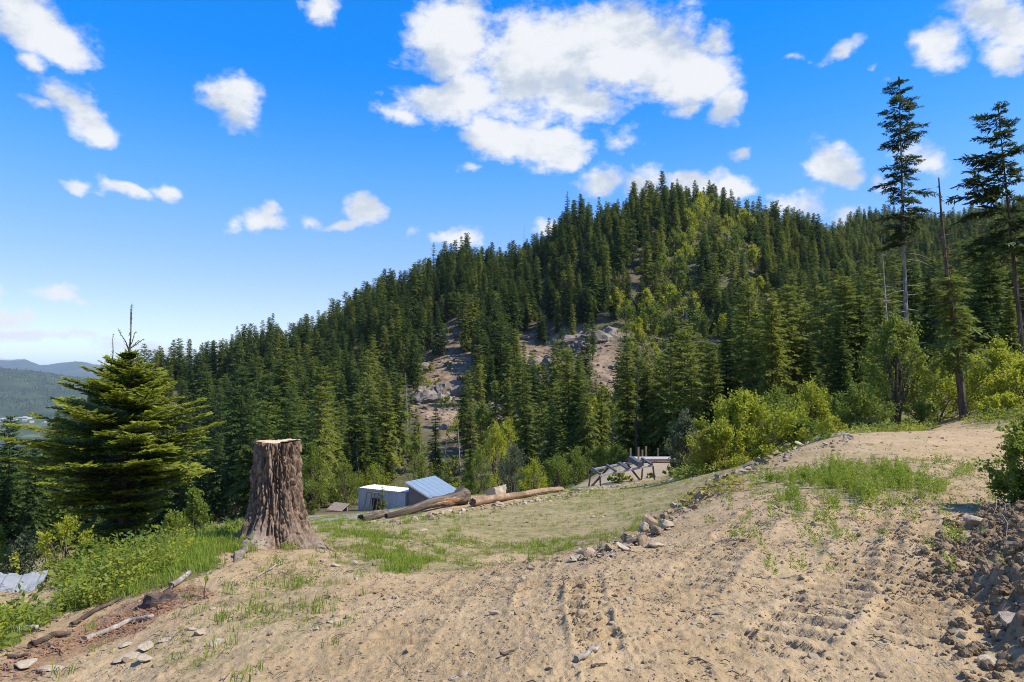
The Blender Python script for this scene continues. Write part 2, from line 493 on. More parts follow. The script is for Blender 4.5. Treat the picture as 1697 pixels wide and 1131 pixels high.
# ------------------------------------------------------------------ mesh building
class MB:
    def __init__(s):
        s.v, s.f3, s.f4, s.m3, s.m4, s.t = [], [], [], [], [], []
        s.n = 0

    def add(s, v, f, mat=0, t=None):
        v = np.asarray(v, float).reshape(-1, 3)
        f = np.asarray(f, np.int64)
        s.v.append(v)
        s.t.append(np.full(len(v), 0.0) if t is None else np.broadcast_to(np.asarray(t, float), (len(v),)))
        if f.shape[1] == 3:
            s.f3.append(f + s.n); s.m3.append(np.full(len(f), mat))
        else:
            s.f4.append(f + s.n); s.m4.append(np.full(len(f), mat))
        s.n += len(v)
        return s

    def mesh(s, name, mats=(), smooth=False):
        me = bpy.data.meshes.new(name)
        v = np.concatenate(s.v)
        f3 = np.concatenate(s.f3) if s.f3 else np.zeros((0, 3), np.int64)
        f4 = np.concatenate(s.f4) if s.f4 else np.zeros((0, 4), np.int64)
        me.vertices.add(len(v))
        me.vertices.foreach_set('co', v.ravel())
        me.loops.add(f3.size + f4.size)
        me.loops.foreach_set('vertex_index', np.concatenate([f3.ravel(), f4.ravel()]).astype(np.int32))
        me.polygons.add(len(f3) + len(f4))
        st = np.concatenate([np.arange(len(f3)) * 3, f3.size + np.arange(len(f4)) * 4]).astype(np.int32)
        me.polygons.foreach_set('loop_start', st)
        for m in mats:
            me.materials.append(m)
        mi = np.concatenate(([*s.m3] + [*s.m4]) if (s.m3 or s.m4) else [np.zeros(0)])
        me.polygons.foreach_set('material_index', mi.astype(np.int32))
        me.polygons.foreach_set('use_smooth', np.full(len(f3) + len(f4), smooth))
        a = me.attributes.new('tip', 'FLOAT', 'POINT')
        a.data.foreach_set('value', np.concatenate(s.t).astype(np.float32))
        me.update(calc_edges=True)
        return me

    # shapes
    def box(s, c, size, rot=None, mat=0):
        h = np.array(size) / 2
        v = np.array([[x, y, z] for x in (-1, 1) for y in (-1, 1) for z in (-1, 1)]) * h
        if rot is not None:
            v = v @ np.array(rot).T
        f = [[0, 1, 3, 2], [4, 6, 7, 5], [0, 4, 5, 1], [2, 3, 7, 6], [0, 2, 6, 4], [1, 5, 7, 3]]
        return s.add(v + np.array(c), f, mat)

    def beam(s, a, b, w, h, up=(0, 0, 1), mat=0):
        a, b = Vector(a), Vector(b)
        d = (b - a)
        ln = d.length
        d.normalize()
        sd = d.cross(Vector(up)).normalized()
        u = sd.cross(d)
        rot = np.array([[d[i], sd[i], u[i]] for i in range(3)])
        return s.box((a + b) / 2, (ln, w, h), rot, mat)

    def tube(s, pts, rad, n=6, mat=0, t=None, cap=True):
        pts = np.asarray(pts, float)
        rad = np.broadcast_to(np.asarray(rad, float), (len(pts),))
        d = np.gradient(pts, axis=0)
        d /= np.linalg.norm(d, axis=1)[:, None] + 1e-9
        ref = np.where(np.abs(d[:, 2:3]) > .9, [[1., 0, 0]], [[0, 0, 1.]])
        if np.abs(d[0, 2]) > .9:
            ref = np.broadcast_to([[1., 0, 0]], d.shape)
        else:
            ref = np.broadcast_to([[0, 0, 1.]], d.shape)
        a = np.cross(d, ref); a /= np.linalg.norm(a, axis=1)[:, None] + 1e-9
        b = np.cross(d, a)
        th = np.linspace(0, 2 * np.pi, n, endpoint=False)
        v = pts[:, None] + rad[:, None, None] * (np.cos(th)[None, :, None] * a[:, None] + np.sin(th)[None, :, None] * b[:, None])
        m = len(pts)
        i, j = np.meshgrid(np.arange(m - 1), np.arange(n), indexing='ij')
        f = np.stack([i * n + j, i * n + (j + 1) % n, (i + 1) * n + (j + 1) % n, (i + 1) * n + j], -1).reshape(-1, 4)
        base = s.n
        s.add(v.reshape(-1, 3), f, mat, t)
        if cap:
            for k in (0, m - 1):
                s.f3.append(np.array([[base + k * n, base + k * n + q, base + k * n + q + 1] for q in range(1, n - 1)]))
                s.m3.append(np.full(n - 2, mat))
        return s


def link(name, me, parent=None, loc=None):
    o = bpy.data.objects.new(name, me)
    COL.objects.link(o)
    if parent is not None:
        o.parent = parent
    if loc is not None:
        o.location = loc
    return o


def tag(o, label=None, cat=None, group=None, kind=None):
    if label: o['label'] = label
    if cat: o['category'] = cat
    if group: o['group'] = group
    if kind: o['kind'] = kind
    return o


def thing(name, label, cat, loc, rotz=0.0, group=None):
    o = bpy.data.objects.new(name, None)
    o.empty_display_size = .2
    COL.objects.link(o)
    o.location = loc
    o.rotation_euler = (0, 0, rotz)
    return tag(o, label, cat, group)


# ------------------------------------------------------------------ materials
class NT:
    def __init__(s, name):
        s.m = bpy.data.materials.new(name)
        s.m.use_nodes = True
        s.nt = s.m.node_tree
        s.nt.nodes.clear()
        s.out = s.n('ShaderNodeOutputMaterial')

    def n(s, t, **kw):
        n = s.nt.nodes.new(t)
        for k, v in kw.items():
            setattr(n, k, v)
        return n

    def put(s, sock, v):
        if isinstance(v, bpy.types.NodeSocket):
            s.nt.links.new(v, sock)
        elif isinstance(v, (tuple, list)) and len(v) == 3 and sock.type == 'RGBA':
            sock.default_value = (*v, 1)
        else:
            sock.default_value = v

    def math(s, op, a, b=0.0, c=0.0, clamp=False):
        n = s.n('ShaderNodeMath', operation=op, use_clamp=clamp)
        s.put(n.inputs[0], a); s.put(n.inputs[1], b); s.put(n.inputs[2], c)
        return n.outputs[0]

    def mix(s, fac, a, b, blend='MIX'):
        n = s.n('ShaderNodeMix', data_type='RGBA', blend_type=blend)
        s.put(n.inputs['Factor'], fac); s.put(n.inputs['A'], a); s.put(n.inputs['B'], b)
        return n.outputs['Result']

    def ss(s, x, lo, hi, a=0.0, b=1.0):
        n = s.n('ShaderNodeMapRange', interpolation_type='SMOOTHSTEP')
        s.put(n.inputs[0], x)
        for i, v in enumerate((lo, hi, a, b)):
            n.inputs[i + 1].default_value = v
        return n.outputs[0]

    def coord(s, which='Object', scale=(1, 1, 1)):
        tc = s.n('ShaderNodeTexCoord')
        if scale == (1, 1, 1):
            return tc.outputs[which]
        mp = s.n('ShaderNodeMapping')
        mp.inputs['Scale'].default_value = scale
        s.nt.links.new(tc.outputs[which], mp.inputs[0])
        return mp.outputs[0]

    def noise(s, scale, detail=4.0, rough=.55, vec=None):
        n = s.n('ShaderNodeTexNoise')
        n.inputs['Scale'].default_value = scale
        n.inputs['Detail'].default_value = detail
        n.inputs['Roughness'].default_value = rough
        if vec is not None:
            s.nt.links.new(vec, n.inputs['Vector'])
        return n.outputs[0]

    def voro(s, scale, vec=None, feature='F1', rnd=1.0):
        n = s.n('ShaderNodeTexVoronoi', feature=feature)
        n.inputs['Scale'].default_value = scale
        n.inputs['Randomness'].default_value = rnd
        if vec is not None:
            s.nt.links.new(vec, n.inputs['Vector'])
        return n

    def attr(s, name):
        return s.n('ShaderNodeAttribute', attribute_name=name).outputs['Fac']

    def rand(s):
        return s.n('ShaderNodeObjectInfo').outputs['Random']

    def bump(s, h, strength=.5, dist=.02):
        b = s.n('ShaderNodeBump')
        b.inputs['Strength'].default_value = strength
        b.inputs['Distance'].default_value = dist
        s.put(b.inputs['Height'], h)
        return b.outputs[0]

    def principled(s, color, rough=.8, normal=None, metal=0.0, spec=.3):
        p = s.n('ShaderNodeBsdfPrincipled')
        s.put(p.inputs['Base Color'], color)
        s.put(p.inputs['Roughness'], rough)
        p.inputs['Metallic'].default_value = metal
        p.inputs['Specular IOR Level'].default_value = spec
        if normal is not None:
            s.nt.links.new(normal, p.inputs['Normal'])
        return p.outputs[0]

    def done(s, sh):
        s.nt.links.new(sh, s.out.inputs['Surface'])
        return s.m


def foliage(name, c0, c1, tipc=None, trans=.3, nscale=.6, tipk=.8):
    k = NT(name)
    rnd = k.rand()
    nz = k.noise(nscale, 2.0, .5, k.coord())
    f = k.ss(k.math('ADD', k.math('MULTIPLY', rnd, .9), k.math('MULTIPLY', nz, .5)), .2, 1.15)
    col = k.mix(f, c0, c1)
    if tipc:
        col = k.mix(k.math('MULTIPLY', k.attr('tip'), tipk), col, tipc)
    p = k.principled(col, .62, spec=.22)
    tr = k.n('ShaderNodeBsdfTranslucent')
    k.put(tr.inputs[0], k.mix(.5, col, tuple(min(1, a * 1.5) for a in (tipc or c1))))
    mx = k.n('ShaderNodeMixShader')
    mx.inputs[0].default_value = trans
    k.nt.links.new(p, mx.inputs[1]); k.nt.links.new(tr.outputs[0], mx.inputs[2])
    return k.done(mx.outputs[0])


M = {}
M['fir_dark'] = foliage('fir_needles', (.028, .062, .016), (.078, .118, .022), (.115, .16, .028), .33, .25, .6)
M['fir_tall'] = foliage('tall_fir_needles', (.028, .050, .014), (.046, .070, .018), (.075, .10, .022), .28, .25, .6)
M['fir_olive'] = foliage('olive_needles', (.075, .118, .020), (.170, .190, .032), (.24, .26, .040), .36, .25, .6)
M['fir_hero'] = foliage('young_fir_needles', (.046, .086, .015), (.095, .135, .021), (.33, .355, .038), .36, 1.5, 1.0)
M['far_needles'] = foliage('distant_needles', (.022, .042, .018), (.045, .065, .024), None, .15, .002)
M['leaf_bright'] = foliage('bright_leaves', (.20, .255, .022), (.36, .375, .034), (.40, .40, .045), .5, .8, .5)
M['leaf_green'] = foliage('green_leaves', (.095, .155, .022), (.18, .23, .034), (.23, .26, .04), .42, .8, .5)
M['leaf_yellow'] = foliage('yellow_leaves', (.22, .22, .03), (.36, .30, .04), (.38, .30, .05), .4, .8, .5)
M['leaf_grey'] = foliage('grey_green_leaves', (.085, .11, .055), (.14, .16, .075), None, .3, .8)
M['grass'] = foliage('grass_blades', (.135, .225, .018), (.235, .305, .032), (.29, .33, .05), .45, .9, .6)
M['grass_dry'] = foliage('dry_grass_blades', (.13, .155, .045), (.30, .27, .11), None, .3, .7)
M['weed'] = foliage('weed_leaves', (.12, .19, .02), (.25, .27, .032), (.34, .28, .04), .35, 1.0, .5)


def bark(name, a, b, scale=9, stretch=.18, rough=.9, strength=.6):
    k = NT(name)
    v = k.coord('Object', (1, 1, stretch))
    n = k.noise(scale, 6, .62, v)
    n2 = k.noise(scale * .25, 3, .5, v)
    c = k.mix(k.ss(n, .34, .66), a, b)
    c = k.mix(k.ss(n2, .45, .75), c, tuple(x * .75 for x in a))
    return k.done(k.principled(c, rough, k.bump(n, strength, .03), spec=.2))


M['bark'] = bark('brown_bark', (.060, .042, .030), (.15, .11, .08))
M['bark_grey'] = bark('grey_bark', (.13, .115, .10), (.34, .31, .27), 6, .5)
M['deadwood'] = bark('dead_wood', (.20, .17, .14), (.42, .38, .33), 14, .12)
M['twig'] = bark('twig_bark', (.075, .055, .038), (.18, .14, .10), 20, .3)


def stone_mat(name, a, b, c, scale=2.2):
    k = NT(name)
    v = k.coord()
    oi = k.rand()
    off = k.n('ShaderNodeVectorMath', operation='ADD')
    k.nt.links.new(v, off.inputs[0])
    cmb = k.n('ShaderNodeCombineXYZ')
    for i in range(3):
        k.put(cmb.inputs[i], k.math('MULTIPLY', oi, 37.0 + i * 11))
    k.nt.links.new(cmb.outputs[0], off.inputs[1])
    n = k.noise(scale, 6, .6, off.outputs[0])
    n2 = k.noise(scale * 7, 5, .65, off.outputs[0])
    col = k.mix(k.ss(n, .35, .65), a, b)
    col = k.mix(k.ss(oi, .45, .95, 0, .85), col, c)
    col = k.mix(k.ss(n2, .5, .75, 0, .45), col, tuple(x * .55 for x in a))
    return k.done(k.principled(col, .88, k.bump(n2, .5, .02), spec=.25))


M['stone'] = stone_mat('stone', (.20, .14, .085), (.38, .27, .155), (.16, .135, .105))
M['stone_pale'] = stone_mat('pale_stone', (.34, .275, .19), (.45, .375, .27), (.38, .30, .21))
M['rock_hill'] = stone_mat('hill_rock', (.13, .11, .09), (.30, .245, .185), (.20, .17, .14), .25)
M['clod'] = stone_mat('soil_clod', (.20, .138, .076), (.32, .228, .132), (.25, .178, .10), 5)
M['clod_dry'] = stone_mat('dry_soil_clod', (.285, .215, .13), (.37, .285, .18), (.24, .175, .105), 5)


def ground_mat():
    k = NT('ground_soil')
    v = k.coord()
    grass, hill, mulch, valley, gravel = (k.attr(a) for a in ('grass', 'hill', 'mulch', 'valley', 'pad'))
    n1 = k.noise(.7, 5, .55, v)
    n2 = k.noise(6.0, 6, .6, v)
    n3 = k.noise(45.0, 5, .65, v)
    c = k.mix(k.ss(n1, .35, .68), (.365, .257, .136), (.440, .322, .182))
    c = k.mix(k.ss(n2, .48, .72, 0, .55), c, (.245, .172, .092))
    c = k.mix(k.ss(n3, .52, .70, 0, .5), c, (.19, .136, .08))
    c = k.mix(k.ss(n3, .46, .30, 0, .35), c, (.44, .355, .24))
    vo = k.voro(28.0, v)
    chip = k.math('MULTIPLY', k.ss(vo.outputs['Distance'], .26, .18), k.ss(k.noise(3.1, 3, .5, v), .5, .62))
    sepc = k.n('ShaderNodeSeparateColor')
    k.nt.links.new(vo.outputs['Color'], sepc.inputs[0])
    chip = k.math('MULTIPLY', chip, k.ss(sepc.outputs[0], .55, .6))
    c = k.mix(k.math('MULTIPLY', chip, .8), c, k.mix(sepc.outputs[1], (.42, .36, .27), (.27, .24, .20)))
    # thin turf and litter between the blades
    tn = k.noise(2.4, 6, .62, v)
    tf = k.ss(k.math('ADD', k.math('MULTIPLY', grass, 1.25), k.math('MULTIPLY_ADD', tn, .9, -.45)), .25, .8)
    m1, m2 = k.noise(1.3, 8, .68, v), k.noise(11.0, 5, .7, v)
    turf = k.mix(k.ss(k.math('ADD', k.math('MULTIPLY', m1, .6), k.math('MULTIPLY', m2, .5)), .42, .66), (.10, .125, .028), (.30, .245, .125))
    turf = k.mix(k.ss(m2, .58, .74, 0, .7), turf, (.13, .10, .055))
    c = k.mix(k.math('MULTIPLY', tf, k.ss(n2, .40, .62, .45, .92)), c, turf)
    gv = k.mix(k.ss(n3, .35, .65), (.24, .215, .165), (.33, .295, .23))
    c = k.mix(gravel, c, gv)
    mm = k.noise(14.0, 6, .72, v)
    c = k.mix(k.ss(mm, .52, .70, 0, .55), c, (.19, .133, .075))
    c = k.mix(k.ss(mm, .44, .28, 0, .45), c, (.50, .385, .235))
    mn = k.noise(30, 4, .6, v)
    mf = k.ss(k.math('ADD', mulch, k.math('MULTIPLY_ADD', mn, .7, -.35)), .35, .7)
    c = k.mix(k.math('MULTIPLY', mf, .65), c, k.mix(k.ss(mn, .35, .65), (.17, .085, .048), (.33, .20, .115)))
    # wooded hillside: dry soil, needles, scree and brush
    h1 = k.noise(.035, 5, .6, v)
    h2 = k.noise(.35, 5, .65, v)
    hc = k.mix(k.ss(h1, .4, .62), (.115, .090, .058), (.075, .080, .034))
    hc = k.mix(k.ss(h2, .45, .7, 0, .6), hc, (.19, .145, .10))
    bare = k.attr('bare')
    hc = k.mix(bare, hc, k.mix(k.ss(h2, .38, .62), (.140, .096, .060), (.30, .22, .14)))
    c = k.mix(hill, c, hc)
    vn = k.n('ShaderNodeTexVoronoi')
    vn.inputs['Scale'].default_value = .004
    k.nt.links.new(v, vn.inputs['Vector'])
    vs = k.n('ShaderNodeSeparateColor')
    k.nt.links.new(vn.outputs['Color'], vs.inputs[0])
    vc = k.mix(vs.outputs[0], (.05, .072, .028), (.115, .125, .055))
    vc = k.mix(k.ss(vs.outputs[1], .5, .55), vc, (.045, .065, .030))
    c = k.mix(valley, c, vc)
    bh = k.math('ADD', k.math('MULTIPLY', n3, .6), k.math('MULTIPLY', n2, .8))
    bh = k.math('ADD', bh, k.math('MULTIPLY', chip, .25))
    bh = k.math('SUBTRACT', bh, k.math('MULTIPLY', mm, .7))
    return k.done(k.principled(c, .95, k.bump(bh, .75, .035), spec=.12))


def simple(name, col, rough=.7, metal=0.0, var=.25, scale=8.0, spec=.3, stretch=(1, 1, 1)):
    k = NT(name)
    n = k.noise(scale, 5, .6, k.coord('Object', stretch))
    c = k.mix(k.ss(n, .3, .7), tuple(x * (1 - var) for x in col), tuple(min(1, x * (1 + var * .5)) for x in col))
    return k.done(k.principled(c, rough, k.bump(n, .2, .01), metal, spec))


M['white_metal'] = simple('white_painted_metal', (.66, .66, .63), .5, 0, .10, 3)
M['blue_metal'] = simple('blue_painted_metal', (.185, .25, .325), .38, 0, .10, 2, .5)
M['board'] = simple('grey_brown_siding', (.27, .225, .19), .85, 0, .18, 3)
M['lumber'] = simple('raw_lumber', (.36, .24, .15), .85, 0, .3, 10)
M['old_wood'] = simple('weathered_timber', (.40, .385, .36), .8, 0, .25, 16, .3, (1, 1, .3))
M['dark_wood'] = simple('dark_timber', (.085, .065, .055), .85, 0, .3, 12)
M['black_metal'] = simple('dark_steel', (.075, .08, .09), .55, 0, .2, 6, .5)
M['red_wood'] = simple('reddish_boards', (.28, .16, .12), .85, 0, .25, 10)
M['tarp'] = simple('grey_sheet_metal', (.27, .28, .28), .55, 0, .15, 4, .4)
M['cut_wood'] = None
M['dark_board'] = simple('flat_dark_board', (.05, .04, .035), .9)


def cutwood():
    k = NT('fresh_cut_wood')
    v = k.coord()
    w = k.n('ShaderNodeTexWave', wave_type='RINGS', rings_direction='Z')
    w.inputs['Scale'].default_value = 16
    w.inputs['Distortion'].default_value = 2.5
    w.inputs['Detail'].default_value = 3
    k.nt.links.new(v, w.inputs['Vector'])
    n = k.noise(5, 4, .6, v)
    c = k.mix(w.outputs['Fac'], (.50, .34, .20), (.66, .49, .33))
    c = k.mix(k.ss(n, .45, .75, 0, .6), c, (.40, .24, .13))
    return k.done(k.principled(c, .85, k.bump(w.outputs['Fac'], .2, .004)))


M['cut_wood'] = cutwood()


def stumpbark():
    k = NT('thick_stump_bark')
    cav = k.attr('tip')
    v = k.coord('Object', (1, 1, .35))
    n = k.noise(26, 7, .65, v)
    n2 = k.noise(4.0, 4, .55, v)
    c = k.mix(k.ss(n, .33, .68), (.070, .046, .031), (.27, .19, .132))
    c = k.mix(k.ss(n2, .5, .72, 0, .45), c, (.25, .19, .14))
    c = k.mix(cav, c, (.30, .25, .20))
    return k.done(k.principled(c, .92, k.bump(n, .9, .02), spec=.18))


M['stump_bark'] = stumpbark()

M['root_wood'] = bark('weathered_root', (.13, .10, .075), (.30, .25, .195), 14, .8, .9, .9)
M['log_wood'] = bark('weathered_log', (.060, .047, .036), (.21, .165, .12), 16, .09, .9, .9)
# ------------------------------------------------------------------ ground sheet
def inpoly(px, py, poly):
    poly = np.asarray(poly, float)
    r = np.zeros(np.shape(px), bool)
    j = len(poly) - 1
    for i in range(len(poly)):
        xi, yi, xj, yj = *poly[i], *poly[j]
        c = ((yi > py) != (yj > py)) & (px < (xj - xi) * (py - yi) / (yj - yi + 1e-12) + xi)
        r ^= c
        j = i
    return r


def ell(px, py, cx, cy, rx, ry, rot=0.0):
    c, s = math.cos(R(rot)), math.sin(R(rot))
    dx, dy = px - cx, py - cy
    return np.clip(1.6 - np.sqrt(((dx * c + dy * s) / rx) ** 2 + ((-dx * s + dy * c) / ry) ** 2) * 1.3, 0, 1)


def masks(x, y, z):
    """what grows where: lush grass, thin turf, red bark litter, gravel"""
    px, py = proj(x, y, z)
    r = np.hypot(x, y)
    near = (y > 1.5) & (r < 60)
    wob = 26 * fbm(x * .9, y * .9, 3, 61)
    wx, wy = px + wob, py + wob * .4
    lush = np.zeros(x.shape)
    slope = inpoly(wx, wy, [(-500, 880), (385, 868), (430, 905), (345, 945), (240, 985), (120, 1020), (0, 1085), (-500, 1300)]) | ((px < 250) & (r > 10.2) & (r < 60)) | ((px < 420) & (r > 12.5) & (r < 60))
    lush = np.where(slope, 1.0, lush)
    for e in ((610, 885, 100, 26, 0), (560, 872, 60, 14, -5), (620, 905, 60, 18, 0), (700, 920, 75, 24, -12), (640, 925, 60, 18, 0), (760, 885, 55, 10, -5), (470, 1020, 70, 45, -20), (420, 1040, 40, 30, -30), (500, 985, 60, 30, 0),
              (350, 1095, 90, 22, -10), (1060, 862, 55, 24, -15), (1330, 800, 90, 20, -10), (1430, 800, 130, 34, -6), (1500, 810, 70, 24, 0),
              (1320, 838, 32, 22, 0), (1366, 909, 22, 13, 0), (1378, 878, 16, 10, 0), (1545, 825, 26, 16, 0), (660, 935, 90, 20, 0), (900, 910, 30, 14, 0), (930, 905, 30, 10, 0), (270, 1090, 60, 16, 0), (700, 862, 170, 12, -6), (960, 820, 120, 10, -6)):
        lush = np.maximum(lush, ell(wx, wy, *e) * (.42 if (e[1] > 975 and e[0] < 560) else (.80 if e[0] > 1200 else .88)))
    thin = inpoly(wx, wy, [(520, 868), (640, 862), (800, 838), (1000, 805), (1110, 790), (1230, 765), (1290, 740), (1250, 775), (1170, 815), (1110, 855), (1050, 890), (960, 905), (880, 915), (780, 940), (600, 950)]).astype(float) * .62
    thin = np.maximum(thin, ell(wx, wy, 1450, 790, 260, 60, 0) * .35)
    thin = np.maximum(thin, ell(wx, wy, 450, 1010, 170, 90, -20) * .4)
    bankw = sst(r, 26, 34) * ((px > 1120) | (px < 960))
    thin = np.maximum(thin, bankw * .9)
    soil = ell(px, py, 1570, 700, 75, 22, -12) * (y > 20)
    thin = thin * (1 - soil)
    lush = lush * (1 - soil)
    mul = inpoly(wx * .5 + px * .5, wy * .5 + py * .5, [(0, 1110), (60, 1070), (170, 1030), (250, 985), (330, 968), (350, 985), (280, 1010), (230, 1045), (120, 1085), (60, 1131), (0, 1131)]).astype(float)
    mul = np.maximum(mul, ell(wx, wy, 620, 915, 50, 10) * .5)
    pad = (inpoly(px, py, [(500, 845), (660, 838), (640, 862), (560, 864), (505, 862)]) & (y > 20)).astype(float)
    pad = np.maximum(pad, (inpoly(px, py, [(920, 805), (1000, 760), (1130, 752), (1150, 772), (1090, 792), (985, 812)]) & (y > 30)) * .45)
    sheet = (px < 100) & (py > 935) & (py < 1018)
    lush = np.where(sheet, 0, lush)
    return lush * near, thin * near, mul * near, pad * near


def build_ground():
    fine = np.linspace(R(-45), R(45), 640)
    rest = R(45) + (R(180) - R(45)) * (np.linspace(0, 1, 60)[1:] ** 1.3)
    az = np.concatenate([-rest[::-1][1:], fine, rest])   # last column closes the circle at +-180
    az = az[(az > -math.pi + 1e-6)]
    r = [0.0]
    rr = .5
    while rr < 19500:
        r.append(rr)
        if rr < 2.6: f = .03
        elif rr < 9: f = .0046
        elif rr < 14: f = .0066
        elif rr < 40: f = .012
        elif rr < 120: f = .02
        elif rr < 900: f = .018
        else: f = .06
        rr *= 1 + f
    r = np.array(r[1:])
    A, Rr = np.meshgrid(az, r)
    x, y = (Rr * np.sin(A)).ravel(), (Rr * np.cos(A)).ravel()
    z = gz(x, y)
    n, m = len(r), len(az)
    i, j = np.meshgrid(np.arange(n - 1), np.arange(m), indexing='ij')
    jn = (j + 1) % m
    f = np.stack([i * m + j, i * m + jn, (i + 1) * m + jn, (i + 1) * m + j], -1).reshape(-1, 4)
    f = f[:, ::-1]
    mb = MB()
    mb.add(np.stack([x, y, z], 1), f)
    # middle fan
    c = len(x)
    mb.v.append(np.array([[0, 0, gz1(0, .01)]])); mb.t.append(np.zeros(1))
    mb.f3.append(np.stack([np.full(m, c), (np.arange(m) + 1) % m, np.arange(m)], 1)[:, ::-1][:, [0, 1, 2]])
    mb.m3.append(np.zeros(m))
    mb.n += 1
    me = mb.mesh('ground', [ground_mat()], smooth=True)
    lush, thin, mul, pad = masks(x, y, z)
    rad = np.hypot(x, y)
    px, py = proj(x, y, z)
    hill = sst(rad, 50, 75)
    valley = sst(rad, 1200, 2200)
    bare = np.zeros(x.shape)
    if True:
        wob = 18 * fbm(x / 14, y / 14, 3, 71)
        for e in BARE:
            bare = np.maximum(bare, ell(px + wob, py + wob, *e))
        bare *= hill
    z0 = np.zeros(1)
    for nm, arr in (('grass', np.maximum(lush, thin)), ('hill', hill), ('mulch', mul), ('valley', valley), ('pad', pad), ('bare', bare)):
        a = me.attributes.new(nm, 'FLOAT', 'POINT')
        a.data.foreach_set('value', np.concatenate([arr, z0]).astype(np.float32))
    o = link('ground', me)
    return tag(o, kind='structure')


BARE = [(735, 620, 48, 60, 30), (700, 680, 60, 22, 20), (940, 575, 100, 26, -8), (990, 600, 45, 50, 0), (830, 690, 45, 20, 0), (740, 690, 55, 25, 0),
        (345, 660, 70, 14, -10), (420, 665, 40, 10, 0), (890, 560, 40, 14, -15), (1020, 640, 30, 40, 0)]
ground = build_ground()


# ------------------------------------------------------------------ far land: hill across the valley, mountains
def ridge_mesh(name, Y0, Y1, prof, basez, mat, nx, ny, rough, seed, u0, u1):
    """a long ridge: the crest follows prof (photo px -> py), falling to the valley on both sides"""
    us = np.linspace(u0, u1, nx)
    t = np.linspace(0, 1, ny)
    pu = np.array([float(ray(a, 610)[0]) for a, b in prof]); ps = np.array([float(ray(a, b)[1]) for a, b in prof])
    U, T = np.meshgrid(us, t)
    Y = Y0 + (Y1 - Y0) * T
    Yc = Y0 + (Y1 - Y0) * .62
    crest = CAMZ + np.interp(U, pu, ps) * Yc
    k = np.where(T < .62, np.sin(np.clip(T / .62, 0, 1) * np.pi / 2) ** 1.15, np.cos(np.clip((T - .62) / .38, 0, 1) * np.pi / 2))
    x = U * Yc * (.75 + .4 * T)
    fade = np.clip(k * 3, 0, 1)
    z = basez + (crest - basez) * k + fade * rough * (fbm(x / (rough * 9), Y / (rough * 9), 5, seed) - .15 * (T > .55))
    mb = MB()
    i, j = np.meshgrid(np.arange(ny - 1), np.arange(nx - 1), indexing='ij')
    f = np.stack([i * nx + j, i * nx + j + 1, (i + 1) * nx + j + 1, (i + 1) * nx + j], -1).reshape(-1, 4)
    mb.add(np.stack([x, Y, z], -1).reshape(-1, 3), f)
    o = link(name, mb.mesh(name, [mat], smooth=True))
    return tag(o, kind='structure'), np.stack([x, Y, z], -1)


k = NT('far_wooded_land')
v = k.coord()
a1, a2 = k.noise(.0035, 5, .6, v), k.noise(.02, 4, .6, v)
c = k.mix(k.ss(a1, .4, .65), (.030, .048, .022), (.055, .070, .032))
c = k.mix(k.ss(a2, .60, .70, 0, .8), c, (.20, .17, .11))
far_hill, FH = ridge_mesh('far_hill', 4000, 7600, [(-900, 600), (-300, 606), (0, 611), (60, 616), (110, 624), (170, 632), (260, 640), (500, 650), (900, 655)], -240, k.done(k.principled(c, .95, spec=.05)), 260, 80, 16, 81, -1.5, .15)
k = NT('mountain_slopes')
v = k.coord()
a1 = k.noise(.0012, 6, .6, v)
hgt = k.n('ShaderNodeSeparateXYZ')
k.nt.links.new(v, hgt.inputs[0])
c = k.mix(k.ss(a1, .42, .62), (.030, .045, .028), (.065, .070, .045))
c = k.mix(k.ss(k.math('ADD', hgt.outputs[2], k.math('MULTIPLY', a1, 260)), 470, 540), c, (.46, .42, .36))
mountains, _ = ridge_mesh('mountains', 12500, 18500, [(-900, 585), (-300, 590), (-60, 592), (0, 596), (35, 598), (60, 606), (100, 604), (137, 600), (165, 607), (200, 616), (250, 612), (300, 618), (500, 625), (900, 630)], -240, k.done(k.principled(c, .95, spec=.05)), 300, 60, 60, 91, -1.5, .2)

# ------------------------------------------------------------------ haze
hz = MB().box((0, 6000, 180), (44000, 52000, 860))
k = NT('thin_haze')
vp = k.n('ShaderNodeVolumePrincipled')
vp.inputs['Color'].default_value = (.62, .80, 1.0, 1)
vp.inputs['Density'].default_value = 3.4e-5
vp.inputs['Anisotropy'].default_value = 0.0
k.nt.links.new(vp.outputs[0], k.out.inputs['Volume'])
haze = link('haze', hz.mesh('haze', [k.m]))
tag(haze, kind='stuff')
haze.display_type = 'WIRE'


